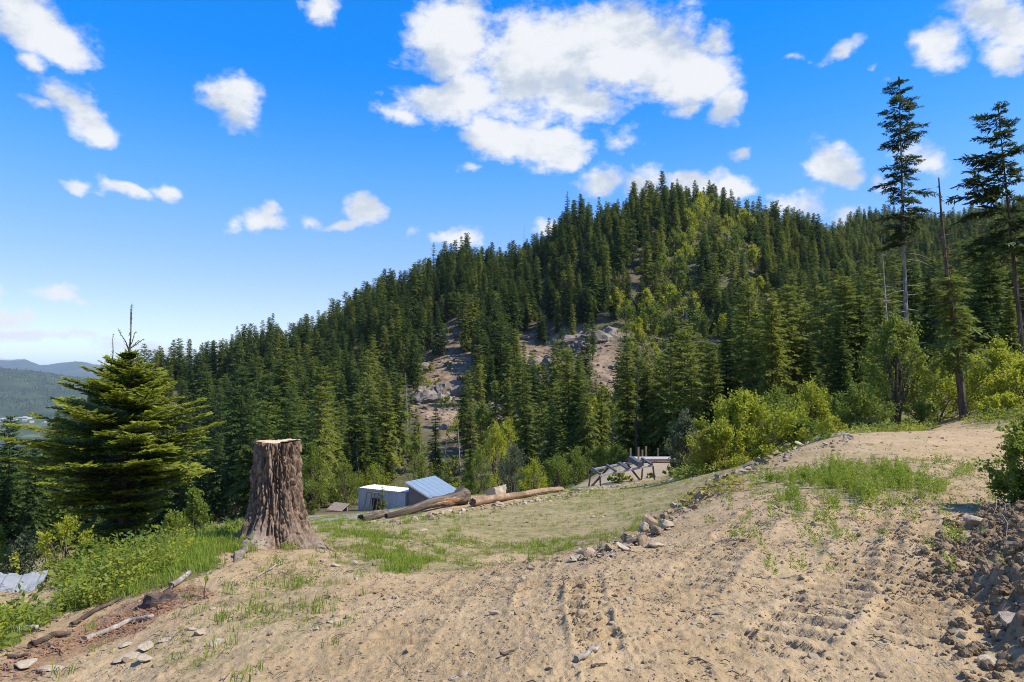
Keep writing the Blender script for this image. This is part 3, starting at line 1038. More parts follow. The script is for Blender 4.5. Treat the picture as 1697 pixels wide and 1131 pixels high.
# ------------------------------------------------------------------ scatter with geometry nodes (stuff only)
def scatter(name, pts, rot, scl, idx, sources):
    me = bpy.data.meshes.new(name)
    n = len(pts)
    me.vertices.add(n)
    me.vertices.foreach_set('co', np.asarray(pts, np.float32).ravel())
    for nm, ty, arr, key in (('rot', 'FLOAT_VECTOR', rot, 'vector'), ('scl', 'FLOAT_VECTOR', scl, 'vector'), ('pick', 'INT', idx, 'value')):
        a = me.attributes.new(nm, ty, 'POINT')
        a.data.foreach_set(key, np.asarray(arr, np.int32 if ty == 'INT' else np.float32).ravel())
    me.update()
    src = bpy.data.collections.new(name + '_kinds')
    for q, m in enumerate(sources):
        so = bpy.data.objects.new('%s_kind_%02d' % (name, q), m)
        src.objects.link(so)
    ng = bpy.data.node_groups.new(name + '_scatter', 'GeometryNodeTree')
    ng.interface.new_socket('Geometry', in_out='INPUT', socket_type='NodeSocketGeometry')
    ng.interface.new_socket('Geometry', in_out='OUTPUT', socket_type='NodeSocketGeometry')
    N, L = ng.nodes, ng.links
    gi, go = N.new('NodeGroupInput'), N.new('NodeGroupOutput')
    ci = N.new('GeometryNodeCollectionInfo')
    ci.inputs['Collection'].default_value = src
    ci.inputs['Separate Children'].default_value = True
    ci.inputs['Reset Children'].default_value = True
    ip = N.new('GeometryNodeInstanceOnPoints')
    ip.inputs['Pick Instance'].default_value = True

    def na(nm, ty):
        q = N.new('GeometryNodeInputNamedAttribute')
        q.data_type = ty
        q.inputs['Name'].default_value = nm
        return q.outputs['Attribute']
    L.new(gi.outputs[0], ip.inputs['Points'])
    L.new(ci.outputs[0], ip.inputs['Instance'])
    L.new(na('pick', 'INT'), ip.inputs['Instance Index'])
    L.new(na('rot', 'FLOAT_VECTOR'), ip.inputs['Rotation'])
    L.new(na('scl', 'FLOAT_VECTOR'), ip.inputs['Scale'])
    L.new(ip.outputs[0], go.inputs[0])
    o = link(name, me)
    md = o.modifiers.new('scatter', 'NODES')
    md.node_group = ng
    return tag(o, kind='stuff')


# ------------------------------------------------------------------ trees
def rhombs(mb, c, d, side, L, Wd, t, mat=0):
    """many small pointed sprays: base c, direction d, width vector side"""
    n = len(c)
    v = np.empty((n, 4, 3))
    v[:, 0] = c
    mid = c + d * (L * .48)[:, None]
    v[:, 1] = mid + side * (Wd * .5)[:, None]
    v[:, 2] = c + d * L[:, None]
    v[:, 3] = mid - side * (Wd * .5)[:, None]
    f = np.arange(n * 4).reshape(n, 4)
    tt = np.empty((n, 4))
    tt[:, 0] = t * .2; tt[:, 1] = t * .7; tt[:, 3] = t * .7; tt[:, 2] = t
    mb.add(v.reshape(-1, 3), f, mat, tt.ravel())


def unit(v):
    return v / (np.linalg.norm(v, axis=-1, keepdims=True) + 1e-9)


def conifer(seed, H, cb, Rd, nwh, per, prs, power=.85, ragged=.35, rise=.25, droop=.45, wid=.36, dead=0, onesided=None, bend=0.0, tr=None, thin=0.0, topr=.12, fine=2, hole=.45):
    """trunk mesh builder and crown mesh builder of a conifer H metres tall"""
    g = np.random.default_rng(seed)
    bx, by = bend * H * g.uniform(.5, 1), bend * H * g.uniform(-.5, .5)
    tr = tr or H * .011 + .03

    def axis(z):
        q = (z / H) ** 1.6
        return np.stack([bx * q, by * q, z], -1)
    zz = np.linspace(0, H, 10)
    tb = MB().tube(axis(zz), tr * (1 - .93 * zz / H) * (1 + .35 * np.exp(-zz / (H * .03))), 7)
    n = nwh * per
    i = np.arange(n)
    t = ((i // per) + g.uniform(-.35, .35, n) + .5) / nwh
    t = np.clip(t, 0.01, .995)
    if thin:
        keep = g.uniform(0, 1, n) > thin * (1 - t * .4)
        t = t[keep]; n = len(t); i = i[keep]
    z = cb * H + (1 - cb) * H * t
    aza = i * 2.399 + g.uniform(-.5, .5, n)
    L = (Rd * (1 - t) ** power) * (1 - ragged * g.uniform(0, 1, n)) + topr
    # fuller below the middle, shorter at the skirt
    L *= .62 + .38 * sst(t, -.02, .16)
    pn = pnoise(np.cos(aza) * 1.3 + seed * .37, np.sin(aza) * 1.3 + t * 7 + seed * .11, seed % 50) + .6 * pnoise(t * 9 + seed, aza * 0 + seed * .7, seed % 40)
    L *= 1 - hole * np.clip(.25 + pn, 0, 1) * (1 - t * .5)
    if onesided is not None:
        L *= .55 + .6 * (.5 + .5 * np.cos(aza - onesided))
    o = axis(z)
    a = np.stack([np.cos(aza), np.sin(aza), np.zeros(n)], 1)
    b = np.stack([-np.sin(aza), np.cos(aza), np.zeros(n)], 1)
    k1 = rise * (t * 1.9 - .3) + g.uniform(-.12, .12, n)
    dr = droop * (1.05 - t) * g.uniform(.6, 1.3, n)

    def P(s):
        return o + a * (L * s)[:, None] + np.array([0, 0, 1.]) * (L * (k1 * s - dr * s * s))[:, None]

    def D(s):
        return unit(a + np.array([0, 0, 1.]) * (k1 - 2 * dr * s)[:, None])
    mb = MB()
    for q in range(prs):
        s = np.full(n, (q + .75) / prs) * g.uniform(.85, 1.1, n)
        d0 = D(s)
        for sg in (-1, 1):
            ang = R(52) * g.uniform(.7, 1.25, n)
            d = unit(d0 * np.cos(ang)[:, None] + b * (sg * np.sin(ang))[:, None] + np.stack([np.zeros(n), np.zeros(n), g.uniform(-.32, .1, n)], 1))
            l = (L * .50 * (1 - .55 * s) + .12 * L.max() * .4) * g.uniform(.6, 1.2, n)
            l = np.minimum(l, Rd * .5)
            sd = unit(np.cross(d, np.array([0, 0, 1.])) + np.stack([np.zeros(n), np.zeros(n), g.uniform(-.9, .9, n)], 1))
            c0_, tp_ = P(s), np.clip(s * g.uniform(.3, 1.2, n), 0, 1)
            rhombs(mb, c0_, d, sd, l, l * wid * (.8 if not fine else .42) * g.uniform(.7, 1.3, n), tp_)
            for w_ in range(fine):
                f_ = .15 + .7 * w_ / max(1, fine)
                for s2 in (-1, 1):
                    an = R(50) * g.uniform(.7, 1.3, n)
                    d1 = unit(d * np.cos(an)[:, None] + sd * (s2 * np.sin(an))[:, None] + np.stack([np.zeros(n), np.zeros(n), g.uniform(-.35, .12, n)], 1))
                    l1 = l * (.62 - .42 * f_) * g.uniform(.7, 1.3, n)
                    sd1 = unit(np.cross(d1, np.array([0, 0, 1.])) + np.stack([np.zeros(n), np.zeros(n), g.uniform(-.8, .8, n)], 1))
                    rhombs(mb, c0_ + d * (l * f_)[:, None], d1, sd1, l1, l1 * (.42 if fine < 4 else .26) * g.uniform(.7, 1.3, n), np.clip(tp_ + .15, 0, 1))
    s = np.full(n, .62)
    l = L * .5
    sd = unit(np.cross(D(s), np.array([0, 0, 1.])) + np.stack([np.zeros(n), np.zeros(n), g.uniform(-.6, .6, n)], 1))
    rhombs(mb, P(s), D(np.full(n, .9)), sd, l * g.uniform(.8, 1.2, n), l * wid * .9, np.full(n, .9))
    # leader
    top = axis(np.array([H]))
    rhombs(mb, np.repeat(axis(np.array([H * .965])), 3, 0), unit(np.array([[.02, 0, 1.], [.05, .03, 1.], [-.04, .02, 1.]])), np.array([[1., 0, 0], [0, 1., 0], [.7, .7, 0]]), np.full(3, H * .045), np.full(3, H * .012), np.full(3, .6))
    if dead:
        for q in range(dead):
            zb = H * (cb * g.uniform(.25, 1.05) if cb > .12 else g.uniform(.1, .5))
            ab = g.uniform(0, 6.28)
            ln = Rd * g.uniform(.3, .8)
            p0 = axis(np.array(zb))
            ss = np.linspace(0, 1, 3)
            pp = p0 + np.stack([np.cos(ab) * ln * ss, np.sin(ab) * ln * ss, ln * (-.05 * ss - .35 * ss ** 2) * g.uniform(-.5, 1.2)], 1)
            tb.tube(pp, [tr * .22, tr * .14, tr * .05], 3, cap=False)
    return tb, mb


def snag(seed, H, tr, nb, bl):
    g = np.random.default_rng(seed)
    zz = np.linspace(0, H, 9)
    ax = np.stack([.02 * H * np.sin(zz / H * 3 + seed), .015 * H * np.cos(zz / H * 2.2), zz], 1)
    tb = MB().tube(ax, tr * (1 - .85 * zz / H), 6)
    for q in range(nb):
        zb = H * g.uniform(.3, .97)
        ab = g.uniform(0, 6.28)
        ln = bl * (1.1 - zb / H) * g.uniform(.4, 1.2)
        p0 = np.array([np.interp(zb, zz, ax[:, 0]), np.interp(zb, zz, ax[:, 1]), zb])
        ss = np.linspace(0, 1, 4)
        cur = g.uniform(-.6, .2)
        pp = p0 + np.stack([np.cos(ab) * ln * ss, np.sin(ab) * ln * ss, ln * (.1 * ss + cur * ss ** 2)], 1)
        tb.tube(pp, tr * np.array([.24, .17, .10, .03]), 3, cap=False)
    return tb


def broadleaf(seed, H, Wd, nclump, nleaf, leaf, base=.12, stems=6, up=.4, elong=1.6, spread=.17):
    """stems builder and leaves builder of a shrub or broadleaf tree"""
    g = np.random.default_rng(seed)
    th = g.uniform(0, 6.283, nclump)
    hh = g.uniform(0, 1, nclump) ** .8
    rad = np.sqrt(g.uniform(.08, 1, nclump))
    prof = np.sin(np.clip(.22 + hh * .80, 0, 1) * np.pi) ** .7
    lop = 1 + .28 * np.sin(th * 2 + seed) + .18 * np.sin(th * 3 + seed * 2)
    c = np.stack([np.cos(th) * rad * prof * lop * Wd / 2, np.sin(th) * rad * prof * lop * Wd / 2, H * (base + (1 - base) * hh * (1 - .1 * g.uniform(0, 1, nclump)))], 1)
    sz = g.uniform(.55, 1.25, nclump) * spread * min(H, Wd)
    k = g.integers(0, nclump, nleaf)
    sh = 4
    sdir = unit(unit(c - np.array([0, 0, H * .15]))[:, None] * .8 + g.normal(0, .55, (nclump, sh, 3)) + np.array([0, 0, up * 1.6]))
    j = g.integers(0, sh, nleaf)
    tt_ = g.uniform(-.7, 1, nleaf)
    sl_ = (sz * 1.25)[k] * g.uniform(.7, 1.2, (nclump, sh))[k, j]
    off = sdir[k, j] * tt_[:, None] + g.normal(0, .16, (nleaf, 3)) * (1.15 - tt_[:, None] * .5)
    p = c[k] + off * sl_[:, None]
    p[:, 2] = np.maximum(p[:, 2], .03 * H)
    out = unit(p - np.array([0, 0, H * .35]))
    d = unit(out * .5 + g.normal(0, .7, (nleaf, 3)) + np.array([0, 0, up * .4]))
    sd = unit(np.cross(d, g.normal(0, 1, (nleaf, 3)) + np.array([0, 0, .6])))
    l = leaf * g.uniform(.6, 1.35, nleaf)
    mb = MB()
    rhombs(mb, p, d, sd, l, l / elong, np.clip((off[:, 2] * .5 + .5) * g.uniform(.2, 1.2, nleaf), 0, 1))
    tb = MB()
    for q in range(stems):
        kk = g.integers(0, nclump)
        e = c[kk]
        b0 = np.array([g.normal(0, .03), g.normal(0, .03), 0]) * Wd
        s = np.linspace(0, 1, 5)[:, None]
        mid = b0 * .6 + e * .4 + np.array([0, 0, H * .18])
        pp = b0 * (1 - s) ** 2 + 2 * mid * s * (1 - s) + e * s ** 2
        tb.tube(pp, (.012 * H + .006) * np.linspace(1, .25, 5), 4, cap=False)
    for q in range(nclump // 2):
        kk, k2 = g.integers(0, nclump, 2)
        a0, e = c[kk] * np.array([.4, .4, .7]), c[k2]
        if np.linalg.norm(a0 - e) < Wd * .6:
            tb.tube(np.array([a0, (a0 + e) / 2 + [0, 0, .03 * H], e]), (.005 * H + .003) * np.array([1, .7, .3]), 3, cap=False)
    return tb, mb


def make_tree(name, label, cat, loc, tbm, cbm, rotz=0.0, scale=1.0, group=None, trunk='trunk', crown='crown', tilt=(0, 0)):
    o = thing(name, label, cat, loc, rotz, group)
    o.scale = (scale,) * 3 if np.isscalar(scale) else scale
    o.rotation_euler = (tilt[0], tilt[1], rotz)
    if tbm is not None:
        link(trunk, tbm, o)
    if cbm is not None:
        link(crown, cbm, o)
    return o


# --- kinds of forest conifers
rng = np.random.default_rng(11)
KINDS = []   # (trunk mesh, crown mesh, joined mesh, nominal height)


def kind(seed, tint, bk='bark', **kw):
    H = kw.pop('H', 16.0)
    kw.setdefault('topr', .4)
    tb, mb = conifer(seed, H=H, **kw)
    tm, cm = tb.mesh('conifer_trunk', [M[bk]]), mb.mesh('conifer_crown', [M[tint]])
    j = MB()
    for src, mi in ((tb, 0), (mb, 1)):
        base = j.n
        vv = np.concatenate(src.v)
        j.v.append(vv); j.t.append(np.concatenate(src.t))
        for f in src.f3: j.f3.append(f + base); j.m3.append(np.full(len(f), mi))
        for f in src.f4: j.f4.append(f + base); j.m4.append(np.full(len(f), mi))
        j.n += len(vv)
    jm = j.mesh('conifer', [M[bk], M[tint]])
    KINDS.append((tm, cm, jm, H))


for s in range(4):
    kind(100 + s, 'fir_dark', cb=.06 + .04 * s, Rd=(3.9, 3.4, 3.7, 3.0)[s], nwh=(26, 24, 20, 27)[s], per=7, prs=5, power=(.7, .6, .8, .55)[s], droop=.45, wid=.5, dead=8, ragged=.5, bend=.012)
for s in range(3):
    kind(120 + s, 'fir_dark', cb=.16, Rd=(2.8, 3.1, 2.6)[s], nwh=25, per=6, prs=5, power=(.5, .42, .6)[s], droop=.55, wid=.5, dead=12, ragged=.6, hole=.45, bend=.015)
for s in range(3):
    kind(140 + s, 'fir_olive', cb=.08, Rd=(3.6, 3.0, 3.3)[s], nwh=(24, 26, 20)[s], per=7, prs=5, power=(.65, .5, .42)[s], droop=.6, wid=.46, dead=10, ragged=.55, bend=.015, hole=.42)
for s in range(2):
    kind(150 + s, 'fir_olive', cb=.2, Rd=(2.7, 3.0)[s], nwh=20, per=6, prs=5, power=(.45, .35)[s], droop=.7, wid=.48, dead=16, ragged=.6, hole=.5, bend=.02)
for s in range(2):   # open pine-like crowns
    kind(160 + s, 'fir_dark', cb=.34, Rd=3.6, nwh=14, per=6, prs=5, power=.36, droop=.28, rise=.35, wid=.52, dead=14, ragged=.65, hole=.6, bend=.03)
NK = len(KINDS)
print('tri per conifer', len(KINDS[0][1].polygons) * 2)

# --- where the forest stands
BROAD = ((1180, 372), (1168, 345), (1158, 325), (1150, 305), (1176, 335), (1240, 345), (1120, 300), (1140, 285), (1105, 262), (1022, 248), (1085, 240), (1060, 225), (1112, 232), (1150, 240), (1225, 300), (1265, 260),
                                (1290, 215), (1205, 210), (1145, 150), (1165, 135), (1245, 150), (1185, 120), (818, 118), (835, 108), (690, 125), (985, 120), (1010, 112), (1300, 115), (1330, 100), (1370, 150), (900, 165), (930, 130), (1410, 330), (1440, 420), (1130, 270), (1195, 290), (1172, 358), (1163, 330), (1186, 350), (1146, 318), (1135, 295), (1128, 280), (1100, 275), (1075, 250), (1040, 240), (1118, 250), (1135, 262), (1210, 330), (1230, 310), (1255, 290), (1160, 220), (1120, 200), (1095, 185), (1150, 175), (1215, 170), (840, 125), (800, 135), (760, 140), (1000, 140), (960, 135))
cand = []
def sample_forest():
    g = np.random.default_rng(77)
    pts = []
    # bands: depth range, spacing
    for (Y0, Y1, u0, u1, dens) in ((56, 100, -.95, .42, .075), (66, 190, .1, .95, .075), (100, 190, -.95, .1, .075), (190, 300, -.80, .98, .080), (300, 480, -.62, .98, .076), (480, 760, .32, 1.02, .042)):
        area = (u1 - u0) * (Y1 ** 2 - Y0 ** 2) / 2
        n = int(area * dens)
        Y = np.sqrt(g.uniform(Y0 ** 2, Y1 ** 2, n))
        u = g.uniform(u0, u1, n)
        pts.append(np.stack([u * Y, Y], 1))
    p = np.concatenate(pts)
    z = gz(p[:, 0], p[:, 1])
    px, py = proj(p[:, 0], p[:, 1], z)
    Y = p[:, 1]
    keep = np.ones(len(p), bool)
    # clearings on the slope
    bare = np.zeros(len(p))
    for e in BARE:
        bare = np.maximum(bare, ell(px, py, *e))
    keep &= ~((bare > .35) & (g.uniform(0, 1, len(p)) < .72))
    keep &= ~((bare > .02) & (g.uniform(0, 1, len(p)) < .25))
    # lane, sheds and the ground in front stay open
    keep &= ~((Y < 96) & (px > 540) & (px < 835))
    keep &= ~((Y < 76) & (px > 480) & (px < 1130))
    keep &= ~((Y < 62) & (px > 1100))
    keep &= ~((Y < 110) & (px < 330) & (g.uniform(0, 1, len(p)) < .35))
    clump = fbm(p[:, 0] / 16, p[:, 1] / 16, 2, 88)
    keep &= clump > -.55 + .25 * g.uniform(-1, 1, len(p))
    # far side of the ridge is out of sight
    keep &= ~((Y > 425) & (px < 1330))
    for e in BARE:
        for h_ in (3.0, 7.0, 11.0):
            qx, qy = proj(p[:, 0], p[:, 1], z + h_)
            keep &= ~((ell(qx, qy, e[0], e[1], e[2] * .95, e[3] * .95, e[4]) > .5) & (g.uniform(0, 1, len(p)) < (.75 if e[0] in (940, 735) else .42)))
    for (bx_, bY_) in BROAD:
        xx = float(ray(bx_, 600)[0]) * bY_
        zz = gz1(xx, bY_)
        bpx, bpy = proj(np.array([xx]), np.array([bY_]), np.array([zz + 5.5]))
        rr_ = 5.5 * FPX / bY_
        for h_ in (4.0, 9.0, 13.0):
            qx, qy = proj(p[:, 0], p[:, 1], z + h_)
            keep &= ~((np.hypot(qx - bpx, qy - bpy) < rr_) & (p[:, 1] < bY_ + 3) & (p[:, 1] > bY_ * .74) & (g.uniform(0, 1, len(p)) < (.66 if bY_ > 200 else .45)))
    p, z, px, py = p[keep], z[keep], px[keep], py[keep]
    # spacing
    order = np.argsort(p[:, 1])
    cell = {}
    ok = []
    for i in order:
        d = 1.9 if p[i, 1] < 130 else 2.3
        ci = (int(p[i, 0] // d), int(p[i, 1] // d))
        if any((ci[0] + a, ci[1] + b) in cell and np.hypot(*(p[i] - cell[(ci[0] + a, ci[1] + b)])) < d for a in (-1, 0, 1) for b in (-1, 0, 1)):
            continue
        cell[ci] = p[i]
        ok.append(i)
    ok = np.array(ok)
    return p[ok], z[ok], px[ok], py[ok]


fp, fz, fpx, fpy = sample_forest()
g = np.random.default_rng(78)
nf = len(fp)
H = np.clip(g.normal(12.8, 3.6, nf), 5.5, 22)
H = np.where(g.uniform(0, 1, nf) < .12, g.uniform(5, 9, nf), H)
H = np.where((fp[:, 1] > 190), H * 1.05, H)
H = np.where((fp[:, 1] < 170) & (fpx < 380), H * .72, H)
limpy = np.interp(fpx, [0, 280, 420, 560, 900, 1040, 1160, 1280, 1420, 1700], [700, 645, 592, 600, 590, 540, 500, 450, 420, 400]) + g.uniform(-25, 70, nf)
Hcap = (CAMZ + (HOR - limpy) / FPX * fp[:, 1]) - fz
H = np.where(fp[:, 1] < 160, np.minimum(H, Hcap), H)
okh = H > 4.5
fp, fz, fpx, fpy, H = fp[okh], fz[okh], fpx[okh], fpy[okh], H[okh]
nf = len(fp)
# lighter, yellower trees at the foot of the hill and on the right, dark ones on the left and high up
light = .24 + .50 * sst(fpy, 590, 720) * sst(fpx, 400, 600) + .22 * sst(fpx, 950, 1150)
isl = g.uniform(0, 1, nf) < light
pick = np.where(isl, g.choice([7, 8, 9, 10, 11], nf), g.choice([0, 1, 2, 3, 4, 5, 6, 12, 13], nf, p=[.14, .14, .14, .12, .11, .11, .10, .07, .07]))
rotz = g.uniform(0, 6.28, nf)
inview = (fpx > -60) & (fpx < 1760)
vis = np.where(inview, H / fp[:, 1], 0)
# treetop must show above the ground in front of it
order = np.argsort(-vis)
NIND = 285
ind = order[:NIND]
rest = np.setdiff1d(np.arange(nf), ind)
print('forest', nf, 'individual', len(ind), 'nearest Y of rest', fp[rest][inview[rest], 1].min())


def zone(px):
    for lim, tx in ((285, 'below the young fir'), (560, 'behind the stump'), (800, 'behind the sheds'), (990, 'behind the logs'), (1160, 'behind the timber frame'),
                    (1400, 'behind the bright bushes'), (3000, 'behind the tallest fir')):
        if px < lim:
            return tx


LOOK = {0: 'dense dark green conifer', 4: 'narrow dark green conifer', 7: 'broad olive green conifer', 10: 'narrow olive green conifer', 12: 'open topped dark pine'}
LOOK = {q: LOOK[max(b for b in LOOK if b <= q)] for q in range(14)}
ORD = ['first', 'second', 'third', 'fourth', 'fifth', 'sixth', 'seventh', 'eighth']
classes = {}
for i in ind:
    sz = 'tall ' if H[i] > 15.5 else ('short ' if H[i] < 10 else '')
    classes.setdefault((sz + LOOK[int(pick[i])], zone(fpx[i])), []).append(i)
for (lk, zn), members in classes.items():
    members.sort(key=lambda q: fpx[q])
    for o_, i in enumerate(members):
        if len(members) == 1:
            lb = 'only %s at the front of the forest %s' % (lk, zn)
        elif len(members) <= 8:
            lb = '%s from the left of the %ss %s' % (ORD[o_], lk, zn)
        else:
            lb = '%s at the front of the forest %s' % (lk, zn)
        kk = KINDS[pick[i]]
        s = H[i] / kk[3]
        make_tree('conifer', lb, 'conifer', (fp[i, 0], fp[i, 1], fz[i] - .2), kk[0], kk[1], rotz[i], (s * g.uniform(.78, 1.08), s * g.uniform(.78, 1.08), s), lk + 's ' + zn)
sc = H / 16.0
scatter('hillside_forest', np.stack([fp[rest, 0], fp[rest, 1], fz[rest] - .3], 1),
        np.stack([np.zeros(len(rest)), np.zeros(len(rest)), rotz[rest]], 1),
        np.stack([sc[rest] * g.uniform(.78, 1.1, len(rest)), sc[rest] * g.uniform(.78, 1.1, len(rest)), sc[rest]], 1), pick[rest], [q[2] for q in KINDS])

# low brush on the hill floor
def hill_brush():
    g = np.random.default_rng(79)
    srcs = []
    for s, mt in ((1, 'leaf_green'), (2, 'leaf_bright'), (3, 'leaf_grey')):
        tb, mb = broadleaf(300 + s, 1.6, 2.4, 26, 700, .22, .05, 0)
        srcs.append(mb.mesh('brush', [M[mt]]))
    n = 17000
    Y = np.sqrt(g.uniform(56 ** 2, 410 ** 2, n)); u = g.uniform(-.8, .85, n)
    x = u * Y
    z = gz(x, Y)
    px, py = proj(x, Y, z)
    bare = np.zeros(n)
    for e in BARE:
        bare = np.maximum(bare, ell(px, py, *e))
    green = sst(fbm(x / 22, Y / 22, 3, 95), -.25, .35) * (.45 + .55 * sst(px, 850, 1050))
    green = np.maximum(green, .9 * (px > 1090) * (px < 1290) * (Y > 250))
    keep = (g.uniform(0, 1, n) < green * (1 - .62 * sst(bare, 0, .3))) & ~((Y < 78) & (px > 520) & (px < 1130))
    k = np.where(keep)[0]
    s = g.uniform(.6, 1.7, len(k))
    pk = np.where(g.uniform(0, 1, len(k)) < .45, 0, np.where(g.uniform(0, 1, len(k)) < .55, 1, 2))
    scatter('hillside_brush', np.stack([x[k], Y[k], z[k] - .1], 1), np.stack([0 * s, 0 * s, g.uniform(0, 6.28, len(k))], 1), np.stack([s, s, s * g.uniform(.7, 1.3, len(k))], 1), pk, srcs)


hill_brush()

# trees of the far hill: one mass
def far_forest():
    g = np.random.default_rng(80)
    n = 9000
    a, b = g.uniform(0, 48, n), g.uniform(70, 250, n)
    i, j = a.astype(int), b.astype(int)
    fa, fb = (a - i)[:, None], (b - j)[:, None]
    p = (FH[i, j] * (1 - fa) + FH[i + 1, j] * fa) * (1 - fb) + (FH[i, j + 1] * (1 - fa) + FH[i + 1, j + 1] * fa) * fb
    m = fbm(p[:, 0] / 420, p[:, 1] / 420, 3, 99) > -.18
    p = p[m]
    mb = MB()
    th = np.linspace(0, 2 * np.pi, 6, endpoint=False)
    v = np.concatenate([np.stack([np.cos(th) * 4.5, np.sin(th) * 4.5, 0 * th], 1), [[0, 0, 18]]])
    mb.add(v, [[q, (q + 1) % 6, 6] for q in range(6)])
    s = g.uniform(.7, 1.5, len(p))
    scatter('far_hill_forest', p, np.zeros((len(p), 3)), np.stack([s, s, s], 1), np.zeros(len(p)), [mb.mesh('far_conifer', [M['far_needles']])])


far_forest()


# ------------------------------------------------------------------ rocks
def ico(sub):
    import bmesh
    bm = bmesh.new()
    bmesh.ops.create_icosphere(bm, subdivisions=sub, radius=1)
    v = np.array([q.co[:] for q in bm.verts])
    f = np.array([[w.index for w in q.verts] for q in bm.faces])
    bm.free()
    return v, f


ICO = {q: ico(q) for q in (1, 2, 3)}


def rock_mesh(name, seed, mat, sub=2, flat=.6, cuts=11, rough=.06):
    g = np.random.default_rng(seed)
    v, f = ICO[sub]
    v = v.copy()
    for _ in range(cuts):
        n = g.normal(0, 1, 3); n /= np.linalg.norm(n)
        d = g.uniform(.40, .80)
        ex = np.maximum(v @ n - d, 0)
        v -= ex[:, None] * n
    v *= np.array([1, g.uniform(.6, .95), flat * g.uniform(.75, 1.2)])
    v += rough * np.stack([pnoise(v[:, 1] * 3 + v[:, 2], v[:, 2] * 3, seed), pnoise(v[:, 0] * 3, v[:, 2] * 3 + v[:, 1], seed + 1), pnoise(v[:, 0] * 3 + v[:, 2], v[:, 1] * 3, seed + 2)], 1)
    return MB().add(v, f).mesh(name, [mat])


ROCKS = [rock_mesh('stone', 500 + q, M['stone'], 3, .55, 16, .02) for q in range(8)]
PALE = [rock_mesh('pale_stone', 520 + q, M['stone_pale'], 3, .5, 16, .02) for q in range(4)]
SLABS = [rock_mesh('flat_stone', 540 + q, M['stone_pale'], 3, .22, 14, .02) for q in range(4)]
BIG = [rock_mesh('boulder', 560 + q, M['stone_pale'], 3, .75, 9, .09) for q in range(4)]


def rock_at(name, mesh, label, px, py, wpx, hk=1.0, rz=None, cat='stone', group=None, sink=.25, tilt=(0, 0)):
    """a rock whose foot shows at a photo pixel, wpx wide in the photo"""
    p = gp(px, py)[0]
    s = wpx * p[1] / FPX / 2 / .85
    o = link(name, mesh)
    o.scale = (s, s, s * hk)
    o.location = (p[0], p[1], p[2] + s * hk * (.35 - sink))
    o.rotation_euler = (tilt[0], tilt[1], rng.uniform(0, 6.28) if rz is None else rz)
    return tag(o, label, cat, group)


